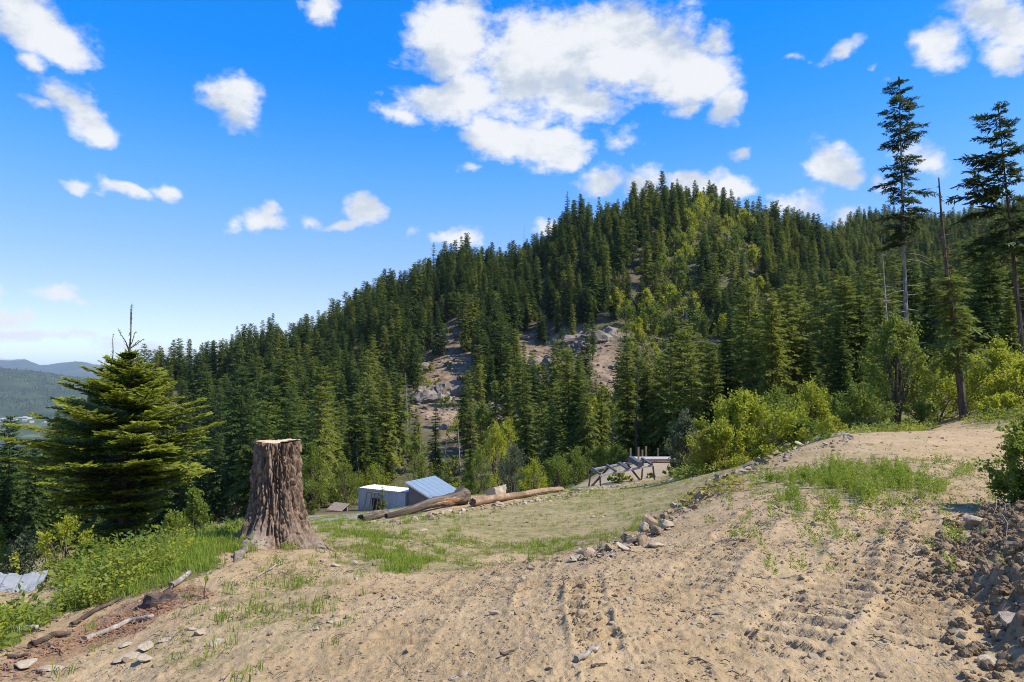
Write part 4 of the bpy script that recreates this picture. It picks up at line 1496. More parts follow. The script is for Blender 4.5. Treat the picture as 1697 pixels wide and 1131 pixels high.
# ------------------------------------------------------------------ the big stump
def build_stump():
    c = gp(458, 902)[0]
    o = thing('tree_stump', 'tall weathered cut tree stump with flared roots on the grassy bank', 'stump', c)
    nth, nh = 300, 240
    th = np.linspace(0, 2 * np.pi, nth, endpoint=False)
    hgt = 1.46
    h = np.concatenate([np.linspace(-.35, 0, 24)[:-1], np.linspace(0, hgt, nh)])
    T, Hh = np.meshgrid(th, h)
    hp = np.maximum(Hh, 0)
    roots = [(-1.80, .36, 1.75), (-.22, .30, 1.6), (-.75, .20, .75), (3.30, .36, 1.35), (2.4, .3, .9), (1.2, .35, 1.0), (.45, .25, .8), (-2.45, .25, .75)]
    lobe = np.full(T.shape, .12)
    for (ra, rw, rk) in roots:
        dth = (T - ra + np.pi) % (2 * np.pi) - np.pi
        lobe = lobe + rk * np.exp(-(dth / rw) ** 2) * .42
    rad = .300 + .055 * (1 - hp / hgt) + .17 * np.exp(-hp / .34) * (.55 + .45 * lobe) + .42 * lobe * np.exp(-hp / .17)
    rad = rad + .36 * np.exp(-(((T + 1.80 + np.pi) % (2 * np.pi) - np.pi) / .30) ** 2) * np.exp(-hp / .15)
    rad = rad + np.where(Hh < 0, -Hh * .9 * lobe, 0)
    rad = rad + .015 * np.cos(T * 3 + 1) + .010 * np.cos(T * 5)
    cx_, cy_ = np.cos(T), np.sin(T)
    # bark plates: long furrows with cross breaks, larger below
    wx = .35 * pnoise(cx_ * 2.2 + Hh * 1.6, cy_ * 2.2 - Hh, 203)
    f1 = np.abs(pnoise(cx_ * 4.2 + wx + Hh * .9, cy_ * 4.2 + wx - Hh * .65, 201))
    f2 = np.abs(pnoise(cx_ * 8.5 - Hh * 1.7 + wx, cy_ * 8.5 + Hh * 1.2, 205))
    f3 = np.abs(pnoise(T * 4.0 + wx * 3, Hh * 7.0 + wx * 6, 207))
    plates = sst(f1, .0, .30) * .62 + sst(f2, 0, .28) * .38
    plates = plates * (.5 + .5 * sst(f3, 0, .3)) + .25 * sst(pnoise(T * 6, Hh * 4, 213), .1, .5)
    fine = pnoise(T * 22, Hh * 16, 209) * .35 + pnoise(T * 50, Hh * 40, 211) * .2
    bk = sst(Hh, -.2, .25) * .6 + .4
    fd_ = np.abs((T + 1.80 + np.pi) % (2 * np.pi) - np.pi)
    big = pnoise(cx_ * 1.7 + 5, cy_ * 1.7 + Hh * 1.3, 219)
    rad = rad + .028 * big + .02 * sst(pnoise(T * 3.1, Hh * 2.2, 223), .15, .4)
    rad = rad - .085 * (1 + .7 * pnoise(T * 1.9, Hh * 1.7, 221)) * bk * (1 - plates) * (1 - .6 * sst(Hh, .42, .1) * sst(fd_, .42, .2)) + .018 * fine
    lean = .012 * (Hh / hgt)
    x, y, z = rad * cx_ - lean, rad * cy_, Hh
    z = z + .012 * np.sin(T * 2 + .6) * (Hh / hgt)
    n, m = T.shape
    i, j = np.meshgrid(np.arange(n - 1), np.arange(m), indexing='ij')
    f = np.stack([i * m + j, i * m + (j + 1) % m, (i + 1) * m + (j + 1) % m, (i + 1) * m + j], -1).reshape(-1, 4)
    fd = np.abs((T + 1.80 + np.pi) % (2 * np.pi) - np.pi)
    pale = .4 * sst(Hh, .26, .05) * sst(lobe, .25, .45) + .9 * sst(Hh, .42, .15) * sst(fd, .42, .2)
    pale = np.clip(pale, 0, 1)
    bark_me = MB().add(np.stack([x, y, z], -1).reshape(-1, 3), f, 0, (pale * .7).ravel()).mesh('bark', [M['stump_bark']], smooth=True)
    link('bark', bark_me, o)
    # sawn face, a little inside the bark and rougher at one side
    rr = np.linspace(0, 1, 14)
    edge = rad[-1] - .004
    RR, TT = np.meshgrid(rr, th, indexing='ij')
    xx, yy = RR * edge[None] * np.cos(TT) - lean[-1][None], RR * edge[None] * np.sin(TT)
    zz = hgt + .012 * np.sin(TT * 2 + .6) * RR + .006 * pnoise(xx * 9, yy * 9, 215) + np.where((TT > 5.2) & (RR > .75), .02 * (RR - .75) * 4, 0) + .004
    i, j = np.meshgrid(np.arange(13), np.arange(nth), indexing='ij')
    f = np.stack([i * nth + j, (i + 1) * nth + j, (i + 1) * nth + (j + 1) % nth, i * nth + (j + 1) % nth], -1).reshape(-1, 4)
    link('cut_face', MB().add(np.stack([xx, yy, zz], -1).reshape(-1, 3), f).mesh('cut_face', [M['cut_wood']], smooth=True), o)
    # pale surface roots running out over the soil
    def root(pts, rads, label=None):
        P = []
        for (px, py, dz) in pts:
            q = gp(px, py)[0] - c
            P.append([q[0], q[1], q[2] + dz])
        P = np.array(P)
        s = np.linspace(0, len(P) - 1, 22)
        Q = np.stack([np.interp(s, np.arange(len(P)), P[:, a]) for a in range(3)], 1)
        for _ in range(3):
            Q[1:-1] = (Q[:-2] + 2 * Q[1:-1] + Q[2:]) / 4
        rd = np.interp(s, np.arange(len(rads)), rads)
        mb = MB().tube(Q, rd, 26)
        mb.v[0] = mb.v[0] + np.concatenate([.035 * fbm(mb.v[0][:, :1] * 14 + q_, mb.v[0][:, 2:] * 8 + mb.v[0][:, 1:2] * 3, 4, 220 + q_) for q_ in (0, 7, 13)], 1)
        r_ = link('root', mb.mesh('root', [M['root_wood']], smooth=True), o)
        if label: r_['label'] = label
    root([(500, 893, .10), (525, 905, .03), (548, 903, -.02)], [.08, .06, .03])
    root([(410, 905, .06), (398, 925, .0), (380, 945, -.03)], [.07, .05, .03])
    return o


build_stump()


# ------------------------------------------------------------------ logs
def log(name, label, A, B, ra, rb, mat, knob=0.0, seed=1, bow=.05):
    g = np.random.default_rng(seed)
    A, B = np.array(A), np.array(B)
    c = (A + B) / 2
    o = thing(name, label, 'log', c)
    dv = Vector(B - A)
    LN = dv.length
    qt = dv.to_track_quat('Z', 'Y')
    o.rotation_mode = 'QUATERNION'
    o.rotation_quaternion = qt
    upl = np.array(qt.inverted() @ Vector((0, 0, 1)))
    s = np.linspace(0, 1, 90)
    P = np.stack([0 * s, 0 * s, (s - .5) * LN], 1) + upl * (bow * np.sin(s * np.pi) + .025 * np.sin(s * 9 + seed))[:, None]
    rad = ra + (rb - ra) * s
    rad = rad * (1 + .07 * pnoise(s * 7, s * 0 + seed, 3)) + knob * sst(s, .86, .95) * (1 - .5 * sst(s, .97, 1))
    mb = MB().tube(P, rad, 30, cap=False)
    v = mb.v[0].reshape(90, 30, 3)
    th = np.linspace(0, 2 * np.pi, 30, endpoint=False)[None]
    kn = sst(s, .84, .95)[:, None] * (knob > 0)
    nn = .16 * np.abs(fbm(np.cos(th) * 2.6 + s[:, None] * 1.2, np.sin(th) * 2.6 + s[:, None] * 2.2, 4, seed + 230)) * (1 + 1.6 * kn)
    v += (P[:, None] - v) * nn[..., None]
    d = np.array([0, 0, 1.])
    v[-1] += d * (g.uniform(-.35, .1, 30) * rb)[:, None]
    v[0] += d * (g.uniform(-.6, .2, 30) * ra)[:, None]
    mb.v[0] = v.reshape(-1, 3)
    link('bark', mb.mesh('log_bark', [mat], smooth=True), o)
    e = MB()
    for k_, ax in ((0, P[0]), (89, P[-1])):
        ring = v[k_]
        e.add(np.concatenate([ring, [ring.mean(0) - d * (.10 if k_ else -.10)]]), [[q, (q + 1) % 30, 30] for q in range(30)])
    link('broken_end', e.mesh('broken_end', [mat]), o)
    return o, P, rad, upl


def ground_log(px0, py0, px1, py1, r0, r1, lift=.8):
    a, b = gp([px0, px1], [py0, py1])
    a[2] += r0 * lift; b[2] += r1 * lift
    return a, b


LA, LB = ground_log(640, 861, 772, 836, .12, .42)
big_log, LP, LR, LU = log('fallen_log', 'thick weathered log with a knobbed broken end lying on stones by the blue-roofed shed', LA, LB, .08, .25, M['log_wood'], .12, 3, .0)
# strip of bare orange wood along its flank
sb = MB()
fro = np.cross([0, 0, 1.], LU); fro *= -np.sign(np.array(big_log.rotation_quaternion @ Vector(fro))[1])
for q in range(9):
    i0 = int(rng.integers(45, 70)); i1 = min(82, i0 + int(rng.integers(8, 22)))
    tw = rng.uniform(-.75, .45)
    off = fro * math.cos(tw) + LU * math.sin(tw)
    seg = LP[i0:i1] + off * (LR[i0:i1] * .85)[:, None]
    sb.tube(seg, .05 * np.sin(np.linspace(.15, np.pi - .15, len(seg))) + .01, 5)
M['orange_wood'] = simple('split_orange_wood', (.30, .165, .085), .9, 0, .45, 14)
sbo = link('split_wood', sb.mesh('split_wood', [M['orange_wood']]), None)
sbo.parent = big_log
a, b = ground_log(784, 842, 932, 815, .15, .11, .9)
M['log_brown'] = bark('peeled_log_bark', (.20, .13, .08), (.38, .26, .165), 8, .6)
log('fallen_log', 'long thin reddish brown log lying in front of the boulder', a, b, .15, .10, M['log_brown'], .03, 7, .06)
a, b = ground_log(598, 864, 640, 857, .13, .15)
log('fallen_log', 'short grey log lying below the thick log near the white container', a, b, .12, .16, M['log_wood'], .02, 9, .0)

# ------------------------------------------------------------------ container and blue-roofed shed
CF = pt(595, 846, 76.0)
cdir = np.array([5.63, -3.2, 0]); cdir /= np.linalg.norm(cdir)
ddir = np.array([-cdir[1], cdir[0], 0])
CROT = math.atan2(cdir[1], cdir[0])
CZ = float(CF[2])


def shed_root(name, label, cat, along):
    p = CF + cdir * along
    return thing(name, label, cat, (p[0], p[1], CZ), CROT)


def part(name, mb, mat, root, smooth=False):
    return link(name, mb.mesh(name, [M[mat]] if isinstance(mat, str) else [mat], smooth), root)


o = shed_root('storage_container', 'white corrugated metal storage container beside the blue-roofed shed', 'container', 0)
CL, CD, CH = 6.4, 2.45, 2.45
for nm, x0, x1, yy, axis_ in (('front_wall', 0, CL, 0, 0), ('rear_wall', 0, CL, CD, 0), ('end_wall', 0, CD, 0, 1), ('end_wall', 0, CD, CL, 1)):
    n = int((x1 - x0) / .2) * 4
    xs = np.linspace(x0, x1, n + 1)
    dp = np.array([0, .035, .035, 0] * (n // 4) + [0])[:n + 1]
    sg = 1 if yy == 0 else -1
    v = []
    for a_, d_ in zip(xs, dp):
        for zc in (-.6, CH):
            v.append((a_, yy + d_ * sg, zc) if axis_ == 0 else (yy + d_ * sg, a_, zc))
    f = [[2 * q, 2 * q + 2, 2 * q + 3, 2 * q + 1] for q in range(n)]
    part(nm, MB().add(v, f), 'white_metal', o)
rm = MB()
n = 40
xs = np.linspace(-.06, CL + .06, n + 1)
v = [(a_, y_, CH + .03 + (.03 if q % 2 else 0) + .05 * math.sin(math.pi * (y_ + .06) / (CD + .12))) for q, a_ in enumerate(xs) for y_ in (-.06, CD / 2, CD + .06)]
f = []
for q in range(n):
    for w_ in range(2):
        f.append([q * 3 + w_, (q + 1) * 3 + w_, (q + 1) * 3 + w_ + 1, q * 3 + w_ + 1])
part('roof', rm.add(v, f), 'white_metal', o)
tr = MB()
for (xa, ya) in ((0, 0), (CL, 0), (0, CD), (CL, CD)):
    tr.box((xa, ya, CH / 2 - .3), (.12, .12, CH + .58))
part('corner_post', tr, 'white_metal', o)
part('top_rail', MB().box((CL / 2, -.05, CH - .08), (CL + .1, .05, .14)), 'white_metal', o)

o = shed_root('shed', 'grey-brown shed with a sloping blue metal roof', 'shed', 6.95)
SW, SD, H0, H1 = 3.0, 4.7, 3.45, 2.2
def wall(v, f=None):
    return MB().add(v, [[0, 1, 2, 3]] if f is None else f)
def slab(p0, p1, p2, p3, th):
    p = np.array([p0, p1, p2, p3], float)
    nrm = np.cross(p[1] - p[0], p[3] - p[0]); nrm /= np.linalg.norm(nrm)
    v = np.concatenate([p, p + nrm * th])
    return MB().add(v, [[0, 3, 2, 1], [4, 5, 6, 7], [0, 1, 5, 4], [1, 2, 6, 5], [2, 3, 7, 6], [3, 0, 4, 7]])
part('front_wall', slab((0, 0, -.9), (SW, 0, -.9), (SW, 0, H1), (0, 0, H0), .08), 'board', o)
part('rear_wall', slab((SW, SD, -.9), (0, SD, -.9), (0, SD, H0), (SW, SD, H1), .08), 'board', o)
part('side_wall', slab((0, SD, -.9), (0, .002, -.9), (0, .002, H0), (0, SD, H0), .078), 'board', o)
part('side_wall', slab((SW, .002, -.9), (SW, SD, -.9), (SW, SD, H1), (SW, .002, H1), .078), 'board', o)
sl = (H1 - H0) / SW
zr = lambda x: H0 + .03 + sl * x
ov = .32
for q in range(6):   # roofing sheets, side by side along the depth
    y0, y1 = -ov + q * (SD + 2 * ov) / 6, -ov + (q + 1) * (SD + 2 * ov) / 6 - .015
    part('roof_sheet', slab((-ov, y0, zr(-ov)), (SW + ov, y0, zr(SW + ov)), (SW + ov, y1, zr(SW + ov)), (-ov, y1, zr(-ov)), .035), 'blue_metal', o)
rb = MB()
for q in range(7):
    yy = -ov + .02 + q * (SD + 2 * ov - .04) / 6
    rb.beam((-ov, yy, zr(-ov) + .05), (SW + ov, yy, zr(SW + ov) + .042), .015, .012)
part('roof_seam', rb, 'blue_metal', o)
for (a_, b_) in (((-ov, -ov - .02, zr(-ov) - .07), (SW + ov, -ov - .02, zr(SW + ov) - .07)), ((SW + ov + .02, -ov, zr(SW + ov) - .06), (SW + ov + .02, SD + ov, zr(SW + ov) - .06))):
    part('fascia', MB().beam(a_, b_, .03, .14), 'white_metal', o)

# wooden wall frame leaning on the container
fb = CF + cdir * 1.7 - ddir * 1.2
o = thing('wall_frame', 'bare lumber wall frame with studs leaning against the white container', 'wall frame', (fb[0], fb[1], gz1(fb[0], fb[1]) - .05), CROT)
FW, FHt = 2.3, 2.0
tl = lambda zc: .5 * zc / FHt
for xs in (0.06, .75, 1.2, 1.68, FW - .06):
    part('stud', MB().beam((xs, tl(.05), .05), (xs, tl(FHt - .05), FHt - .05), .09, .07, (0, 1, 0)), 'lumber', o)
for zc in (0.0, FHt):
    part('plate', MB().beam((0, tl(zc), zc), (FW, tl(zc), zc), .09, .09), 'lumber', o)
part('dark_panel', MB().box((1.2, .62, .75), (1.05, .04, 1.35)), 'dark_board', o)  # upright dark board between the studs and the container wall

# ribbed roofing sheets lying on blocks, left of the container
p = gp(594, 850, 40)[0]
q_ = CF - cdir * .9 - ddir * 2.4
o = thing('sheet_stack', 'leaning stack of ribbed pinkish grey boards on the ground left of the container', 'board stack', (q_[0], q_[1], gz1(q_[0], q_[1])), CROT)
for q in range(8):
    part('board', MB().beam((-1.0 + q * .28, -.55, .18 + .02 * (q % 2)), (-1.0 + q * .28, .7, .78 + .02 * (q % 2)), .24, .05), 'board', o)
part('support', MB().beam((-1.0, .35, .25), (1.1, .35, .25), .15, .5), 'red_wood', o)

# sapling in front of the container
tb, mb = conifer(610, H=2.6, cb=.05, Rd=.75, nwh=12, per=6, prs=5, power=.9, droop=.2, wid=.45)
sp = CF + cdir * 5.2 - ddir * 2.2
make_tree('sapling', 'small bright green conifer sapling in front of the white container', 'sapling', (sp[0], sp[1], gz1(sp[0], sp[1]) - .05), tb.mesh('sapling_trunk', [M['bark']]), mb.mesh('sapling_crown', [M['fir_olive']]))


# ------------------------------------------------------------------ timber frame and deck
def tp(px, py, Y):
    return pt(px, py, Y)


o0 = gp(1030, 803)[0]
fr = thing('timber_frame', 'long low weathered timber frame on splayed legs at the edge of the lower terrace', 'timber frame', o0)


def fbeam(name, a, b, w, h, mat, up=(0, 0, 1)):
    a, b = np.array(a) - o0, np.array(b) - o0
    return part(name, MB().beam(a, b, w, h, up), mat, fr)


NY, FY = 41.0, 42.3
nl, nr = tp(994, 788.5, NY), tp(1082, 771.5, NY + .5)
fl, frr = tp(979.5, 779, FY), tp(1066, 762.5, FY + .5)
fbeam('rail', nl, nr, .13, .11, 'old_wood'); fbeam('rail', fl, frr, .13, .11, 'old_wood')
dn = np.array([0, 0, -.18])


def foot(px, Y):
    x = float(ray(px, 800)[0]) * Y
    return np.array([x, Y, gz1(x, Y) - .06])


for t0, fp_, Yf in ((nl, 995.5, NY), (fl, 975.5, FY), (nr, 1085, NY + .5), (frr, 1063, FY + .4)):
    fbeam('leg', t0 + np.array([0, 0, -.03]), foot(fp_, Yf), .09, .09, 'dark_wood', (0, 1, 0))
fbeam('brace', foot(978.5, FY - .1), tp(1008, 776, FY + .1), .11, .11, 'dark_wood', (0, 1, 0))
fbeam('brace', foot(1062, FY + .3), tp(1040, 770, FY + .25), .12, .12, 'dark_wood', (0, 1, 0))
zu = np.array([0, 0, .10])
mixp = lambda A, B, t: A + (B - A) * t
for t_, w_ in ((0.02, .09), (.31, .12), (.53, .13), (.56, .06), (.985, .16)):
    fbeam('crosspiece', mixp(fl, frr, t_) + zu + np.array([0, .15, 0]), mixp(nl, nr, t_ - .015) + zu - np.array([0, .12, 0]), w_, .10, 'black_metal')
fbeam('box_beam', mixp(fl, frr, .76) + zu * 2.2 + np.array([0, .2, 0]), mixp(nl, nr, .745) + zu * 2.2 - np.array([0, .2, 0]), .24, .30, 'black_metal')

dk = tp(1080, 760, 56.0)
o = thing('deck', 'low unfinished deck platform with reddish edge boards behind the timber frame', 'deck', (dk[0], dk[1], gz1(dk[0], dk[1])))
zt = float(dk[2] - o.location.z)
zt = max(.35, min(zt, .9))
for q in range(11):
    part('deck_board', MB().box((-1.5 + q * .31, 0, zt), (.29, 1.5, .05)), 'old_wood', o)
part('rim_board', MB().box((.05, -.78, zt - .10), (3.45, .06, .2)), 'red_wood', o)
part('rim_board', MB().box((1.80, .0, zt - .10), (.06, 1.5, .2)), 'red_wood', o)
for xs in (-1.4, .2, 1.5):
    part('support', MB().box((xs, -.55, zt / 2 - .2), (.22, .22, zt + .1)), 'red_wood', o)
for k_, (px_, top_) in enumerate(((1044.5, 743), (1057.5, 742), (1064, 746), (1070, 740), (1090, 743))):
    Yp = (57.6, 55.2, 58.0, 58.4, 58.2)[k_]
    b0 = np.array(at(px_, Yp, -.1)); t0 = pt(px_, top_, Yp)
    po = link('post', MB().beam((0, 0, 0), (.01, 0, t0[2] - b0[2]), .13, .13, (0, 1, 0)).mesh('post', [M['lumber']]))
    po.location = b0
    tag(po, 'rough wooden post standing ' + ('left of', 'in front of', 'behind the left side of', 'behind the middle of', 'behind the right side of')[k_] + ' the low deck', 'post', 'posts around the deck')

# ------------------------------------------------------------------ young fir on the left
def hero_fir():
    g = np.random.default_rng(700)
    b = np.array(at(205, 14.0, -.1))
    o = thing('young_fir', 'broad young fir with bright green tips and bare leader shoots on the left bank', 'fir tree', b)
    z0 = b[2]
    Hh = float(pt(219, 505, 14.0)[2] - z0)
    top = pt(219, 505, 14.0) - b
    hs, rs = [], []
    for py_, wpx in ((910, 45), (885, 55), (850, 78), (815, 118), (780, 160), (755, 172), (730, 165), (705, 138), (680, 108), (655, 80), (632, 56), (612, 34), (600, 18), (590, 8)):
        hs.append(pt(205, py_, 14.0)[2] - z0); rs.append(wpx * 14 / FPX)
    hs, rs = np.array(hs), np.array(rs) * .84

    def axis(z):
        s = np.clip(z / Hh, 0, 1)
        return np.stack([top[0] * s, top[1] * s, z], -1)
    zz = np.linspace(0, Hh, 14)
    tb = MB().tube(axis(zz), .095 * (1 - zz / Hh) ** 1.5 + .005, 8)
    n = 235
    z = hs[0] + (hs[-1] - hs[0]) * (np.arange(n) + g.uniform(0, 1, n)) / n
    # whorls
    z = np.round(z / .26) * .26 + g.normal(0, .045, n)
    z = np.clip(z, .12, hs[-1])
    az = np.arange(n) * 2.399 + g.uniform(-.4, .4, n)
    L = np.interp(z, hs, rs) * np.where(g.uniform(0, 1, n) < .3, g.uniform(.45, .8, n), g.uniform(.8, 1.12, n))
    lop = 1 + .10 * np.cos(az - 3.3) * (z < 2.4) + .08 * np.cos(az * 3 + 1)
    L = L * lop
    o_ = axis(z)
    a = np.stack([np.cos(az), np.sin(az), 0 * az], 1); bb = np.stack([-np.sin(az), np.cos(az), 0 * az], 1)
    tt = np.interp(z, [0, hs[5], hs[-1]], [0, .35, 1])
    k1 = -.22 + .75 * tt ** 1.3 + g.uniform(-.08, .08, n)
    k2 = .16 - .1 * tt + g.uniform(-.05, .05, n)
    cm = MB()
    brm = MB()
    UP = np.array([0, 0, 1.])
    for q in range(n):
        l = L[q]
        if l < .06: continue
        P = lambda s: o_[q] + a[q] * (l * s)[:, None] + UP * (l * (k1[q] * s + k2[q] * s * s))[:, None]
        sA = np.linspace(0, 1, 5)
        brm.tube(P(sA), np.linspace(.014 + .006 * l, .003, 5), 4, cap=False)
        m = max(3, int(l / .075))
        s = (np.arange(m) + .5) / m
        s = s[s > .12]
        s = np.repeat(s, 2); m2 = len(s)
        sg = np.tile([-1., 1.], m2 // 2)
        d0 = unit(a[q] + UP * (k1[q] + 2 * k2[q] * s)[:, None])
        ang = R(50) * g.uniform(.75, 1.2, m2)
        d = unit(d0 * np.cos(ang)[:, None] + bb[q] * (sg * np.sin(ang))[:, None] + UP * g.uniform(-.10, .10, m2)[:, None])
        bl = (.34 * l * (1 - .72 * s) + .11) * g.uniform(.75, 1.15, m2)
        c0 = P(s)
        sd = unit(np.cross(d, UP + g.normal(0, .22, (m2, 3))))
        outer = np.clip((s * l / max(.3, np.interp(z[q], hs, rs)) - .35) * 1.7, 0, 1)
        rhombs(cm, c0, d, sd, bl, np.full(m2, .052), outer)
        # side twigs along each branchlet
        for w_ in range(6):
            f_ = .14 + .14 * w_
            for s2 in (-1, 1):
                c1 = c0 + d * (bl * f_)[:, None]
                an = R(46) * g.uniform(.8, 1.2, m2)
                d1 = unit(d * np.cos(an)[:, None] + sd * (s2 * np.sin(an))[:, None] + UP * g.uniform(-.12, .16, m2)[:, None])
                l1 = (.42 * bl * (1 - .75 * f_) + .035) * g.uniform(.75, 1.2, m2)
                sd1 = unit(np.cross(d1, UP + g.normal(0, .35, (m2, 3))))
                rhombs(cm, c1, d1, sd1, l1, np.full(m2, .040), np.clip(outer * (.4 + f_), 0, 1))
        # tip
        tipn = 1
        rhombs(cm, P(np.array([.88])), d0[-1:], unit(np.cross(d0[-1:], UP)), np.array([.22 + .05 * l]), np.array([.06]), np.array([1.]))
    # leaders: bare shoots with short stiff side shoots
    def shoot(mb, p0, p1, r0, r1, needles=True):
        s = np.linspace(0, 1, 7)[:, None]
        pp = p0 * (1 - s) + p1 * s + np.array([.02, 0, 0]) * np.sin(s * 5)
        tb.tube(pp, np.linspace(r0, r1, 7), 5)
        if needles:
            m = int(np.linalg.norm(p1 - p0) / .014)
            f_ = g.uniform(0, 1, m)[:, None]
            c1 = p0 * (1 - f_) + p1 * f_
            dd = unit((p1 - p0)[None] / np.linalg.norm(p1 - p0) * .5 + g.normal(0, .6, (m, 3)))
            rhombs(mb, c1, dd, unit(np.cross(dd, g.normal(0, 1, (m, 3)))), np.full(m, .042), np.full(m, .012), np.full(m, .3))
    J = lambda px, py, dy=0.: pt(px, py, 14.0 + dy) - b
    shoot(cm, J(213, 585), J(219, 505), .018, .006)
    for pa, pb in (((212, 578), (197, 546)), ((212, 578), (226, 550)), ((212, 579), (240, 562)), ((212, 580), (232, 564)), ((209, 600), (192, 590)), ((209, 598), (228, 598)), ((209, 604), (247, 612)), ((208, 612), (168, 605)), ((184, 606), (189, 554)), ((184, 610), (163, 597)), ((180, 615), (156, 619)), ((228, 612), (229, 587)), ((184, 612), (200, 604))):
        shoot(cm, J(*pa), J(*pb, g.uniform(-.2, .2)), .012, .005)
    shoot(cm, J(210, 640), J(213, 585), .03, .018)
    shoot(cm, J(184, 650), J(184, 606), .02, .012)
    link('trunk', tb.mesh('young_fir_trunk', [M['twig']]), o)
    link('branches', brm.mesh('young_fir_branches', [M['twig']]), o)
    link('crown', cm.mesh('young_fir_crown', [M['fir_hero']]), o)


hero_fir()

# ------------------------------------------------------------------ single trees on the right
def tall(name, label, cat, px, Y, top, basepy=None, tint='fir_dark', bk='bark', tilt=(0, 0), cat_px=None, seed=1, **kw):
    x, y, z = at(px, Y, -.2)
    Hh = float(pt(px, top, Y)[2] - z)
    tb, mb = conifer(seed, H=Hh, **kw)
    return make_tree(name, label, cat, (x, y, z), tb.mesh(name + '_trunk', [M[bk]]), mb.mesh(name + '_crown', [M[tint]]), tilt=tilt), Hh


tall('tall_fir', 'tall half-bare fir with a pale grey trunk towering over the right slope', 'fir tree', 1507, 56, 130, tint='fir_tall', bk='bark_grey', seed=801,
     cb=.48, Rd=3.1, nwh=19, per=5, prs=9, power=.42, ragged=.6, rise=.10, droop=.30, wid=.28, dead=40, tr=.22, thin=.16, topr=.40, fine=4, hole=.6)
tall('tall_fir', 'tall open-crowned fir leaning left at the far edge of the right slope', 'fir tree', 1703, 50, 172, tint='fir_tall', bk='bark', seed=803, tilt=(0, R(-3.6)),
     cb=.44, Rd=3.9, nwh=14, per=4, prs=9, power=.45, ragged=.5, rise=.14, droop=.24, wid=.30, dead=14, tr=.20, onesided=3.2, topr=.4, fine=5, hole=.3)
tb = snag(805, 15.5, .16, 46, 1.6)
x, y, z = at(1471, 62, -.2)
make_tree('dead_tree', 'bare dead trunk with twiggy branches left of the tall half-bare fir', 'dead tree', (x, y, z), tb.mesh('dead_tree', [M['deadwood']]), None)

x, y, z = at(1594, 33.0, -.15)
Hh = float(pt(1575, 295, 33.0)[2] - z)
g = np.random.default_rng(806)
tb = snag(806, Hh, .19, 64, 1.5)
_, mb = conifer(807, H=Hh * .62, cb=.36, Rd=1.8, nwh=13, per=5, prs=6, power=.3, ragged=.5, rise=-.05, droop=.75, wid=.34, thin=.1, fine=5)
make_tree('dying_tree', 'dead-topped conifer with drooping green lower boughs on the mound by the road crest', 'tree', (x, y, z), tb.mesh('dying_tree_trunk', [M['bark']]), mb.mesh('dying_tree_boughs', [M['fir_olive']]), tilt=(0, R(-2.6)))

for k_, (px_, Y_, top_, tint, lb, Rk, sd_) in enumerate((
        (1545, 52, 462, 'fir_dark', 'dense dark fir standing right behind the tall half-bare trunk', .19, 1),
        (1505, 60, 500, 'fir_dark', 'dark fir wrapped around the foot of the tall half-bare trunk', .20, 2),
        (1395, 58, 520, 'fir_dark', 'dense dark fir left of the leafy tree on the right', .22, 3),
        (1345, 62, 560, 'fir_dark', 'short dark fir above the bushes at the left end of the right slope', .24, 4),
        (1430, 66, 470, 'fir_dark', 'dark fir standing behind the leafy tree, between the bare trunk and the bushes', .19, 5),
        (1640, 52, 500, 'fir_dark', 'bushy green fir between the dying tree and the leaning fir', .25, 6),
        (1585, 58, 430, 'fir_dark', 'slim dark fir behind the dying tree', .16, 7),
        (1680, 58, 480, 'fir_olive', 'olive green fir behind the leaning fir at the edge', .24, 8),
        (1300, 70, 545, 'fir_olive', 'olive fir above the bright round bush', .2, 9),
        (1255, 74, 520, 'fir_dark', 'dark fir directly behind the bright round bush', .2, 10),
        (1205, 78, 545, 'fir_dark', 'dark fir behind the left side of the bright round bush', .2, 11),
        (1040, 80, 540, 'fir_olive', 'tall olive conifer rising straight behind the timber frame', .17, 12),
        (1082, 80, 625, 'fir_olive', 'thin sparse olive conifer above the deck', .16, 13),
        (470, 105, 560, 'fir_olive', 'tall sunlit olive conifer rising behind the stump', .19, 14),
        (722, 100, 668, 'fir_dark', 'slender fir with a visible dark trunk behind the blue roof', .17, 15),
        (780, 98, 668, 'fir_olive', 'feathery yellowish conifer behind the boulder', .2, 16),
        (640, 110, 625, 'fir_olive', 'olive conifer behind the white container', .2, 17),
        (872, 92, 610, 'fir_olive', 'ragged olive conifer above the thin log', .18, 18),
        (958, 86, 590, 'fir_dark', 'dark conifer left of the tall olive conifer', .17, 19))):
    x, y, z = at(px_, Y_)
    Hh = float(pt(px_, top_, Y_)[2] - z)
    tall('conifer', lb, 'conifer', px_, Y_, top_, tint=tint, seed=820 + sd_, cb=.06, Rd=Hh * Rk * .92, nwh=30, per=7, prs=7, power=.66, ragged=.5, rise=.15, droop=.45, wid=.40, dead=12, fine=4)

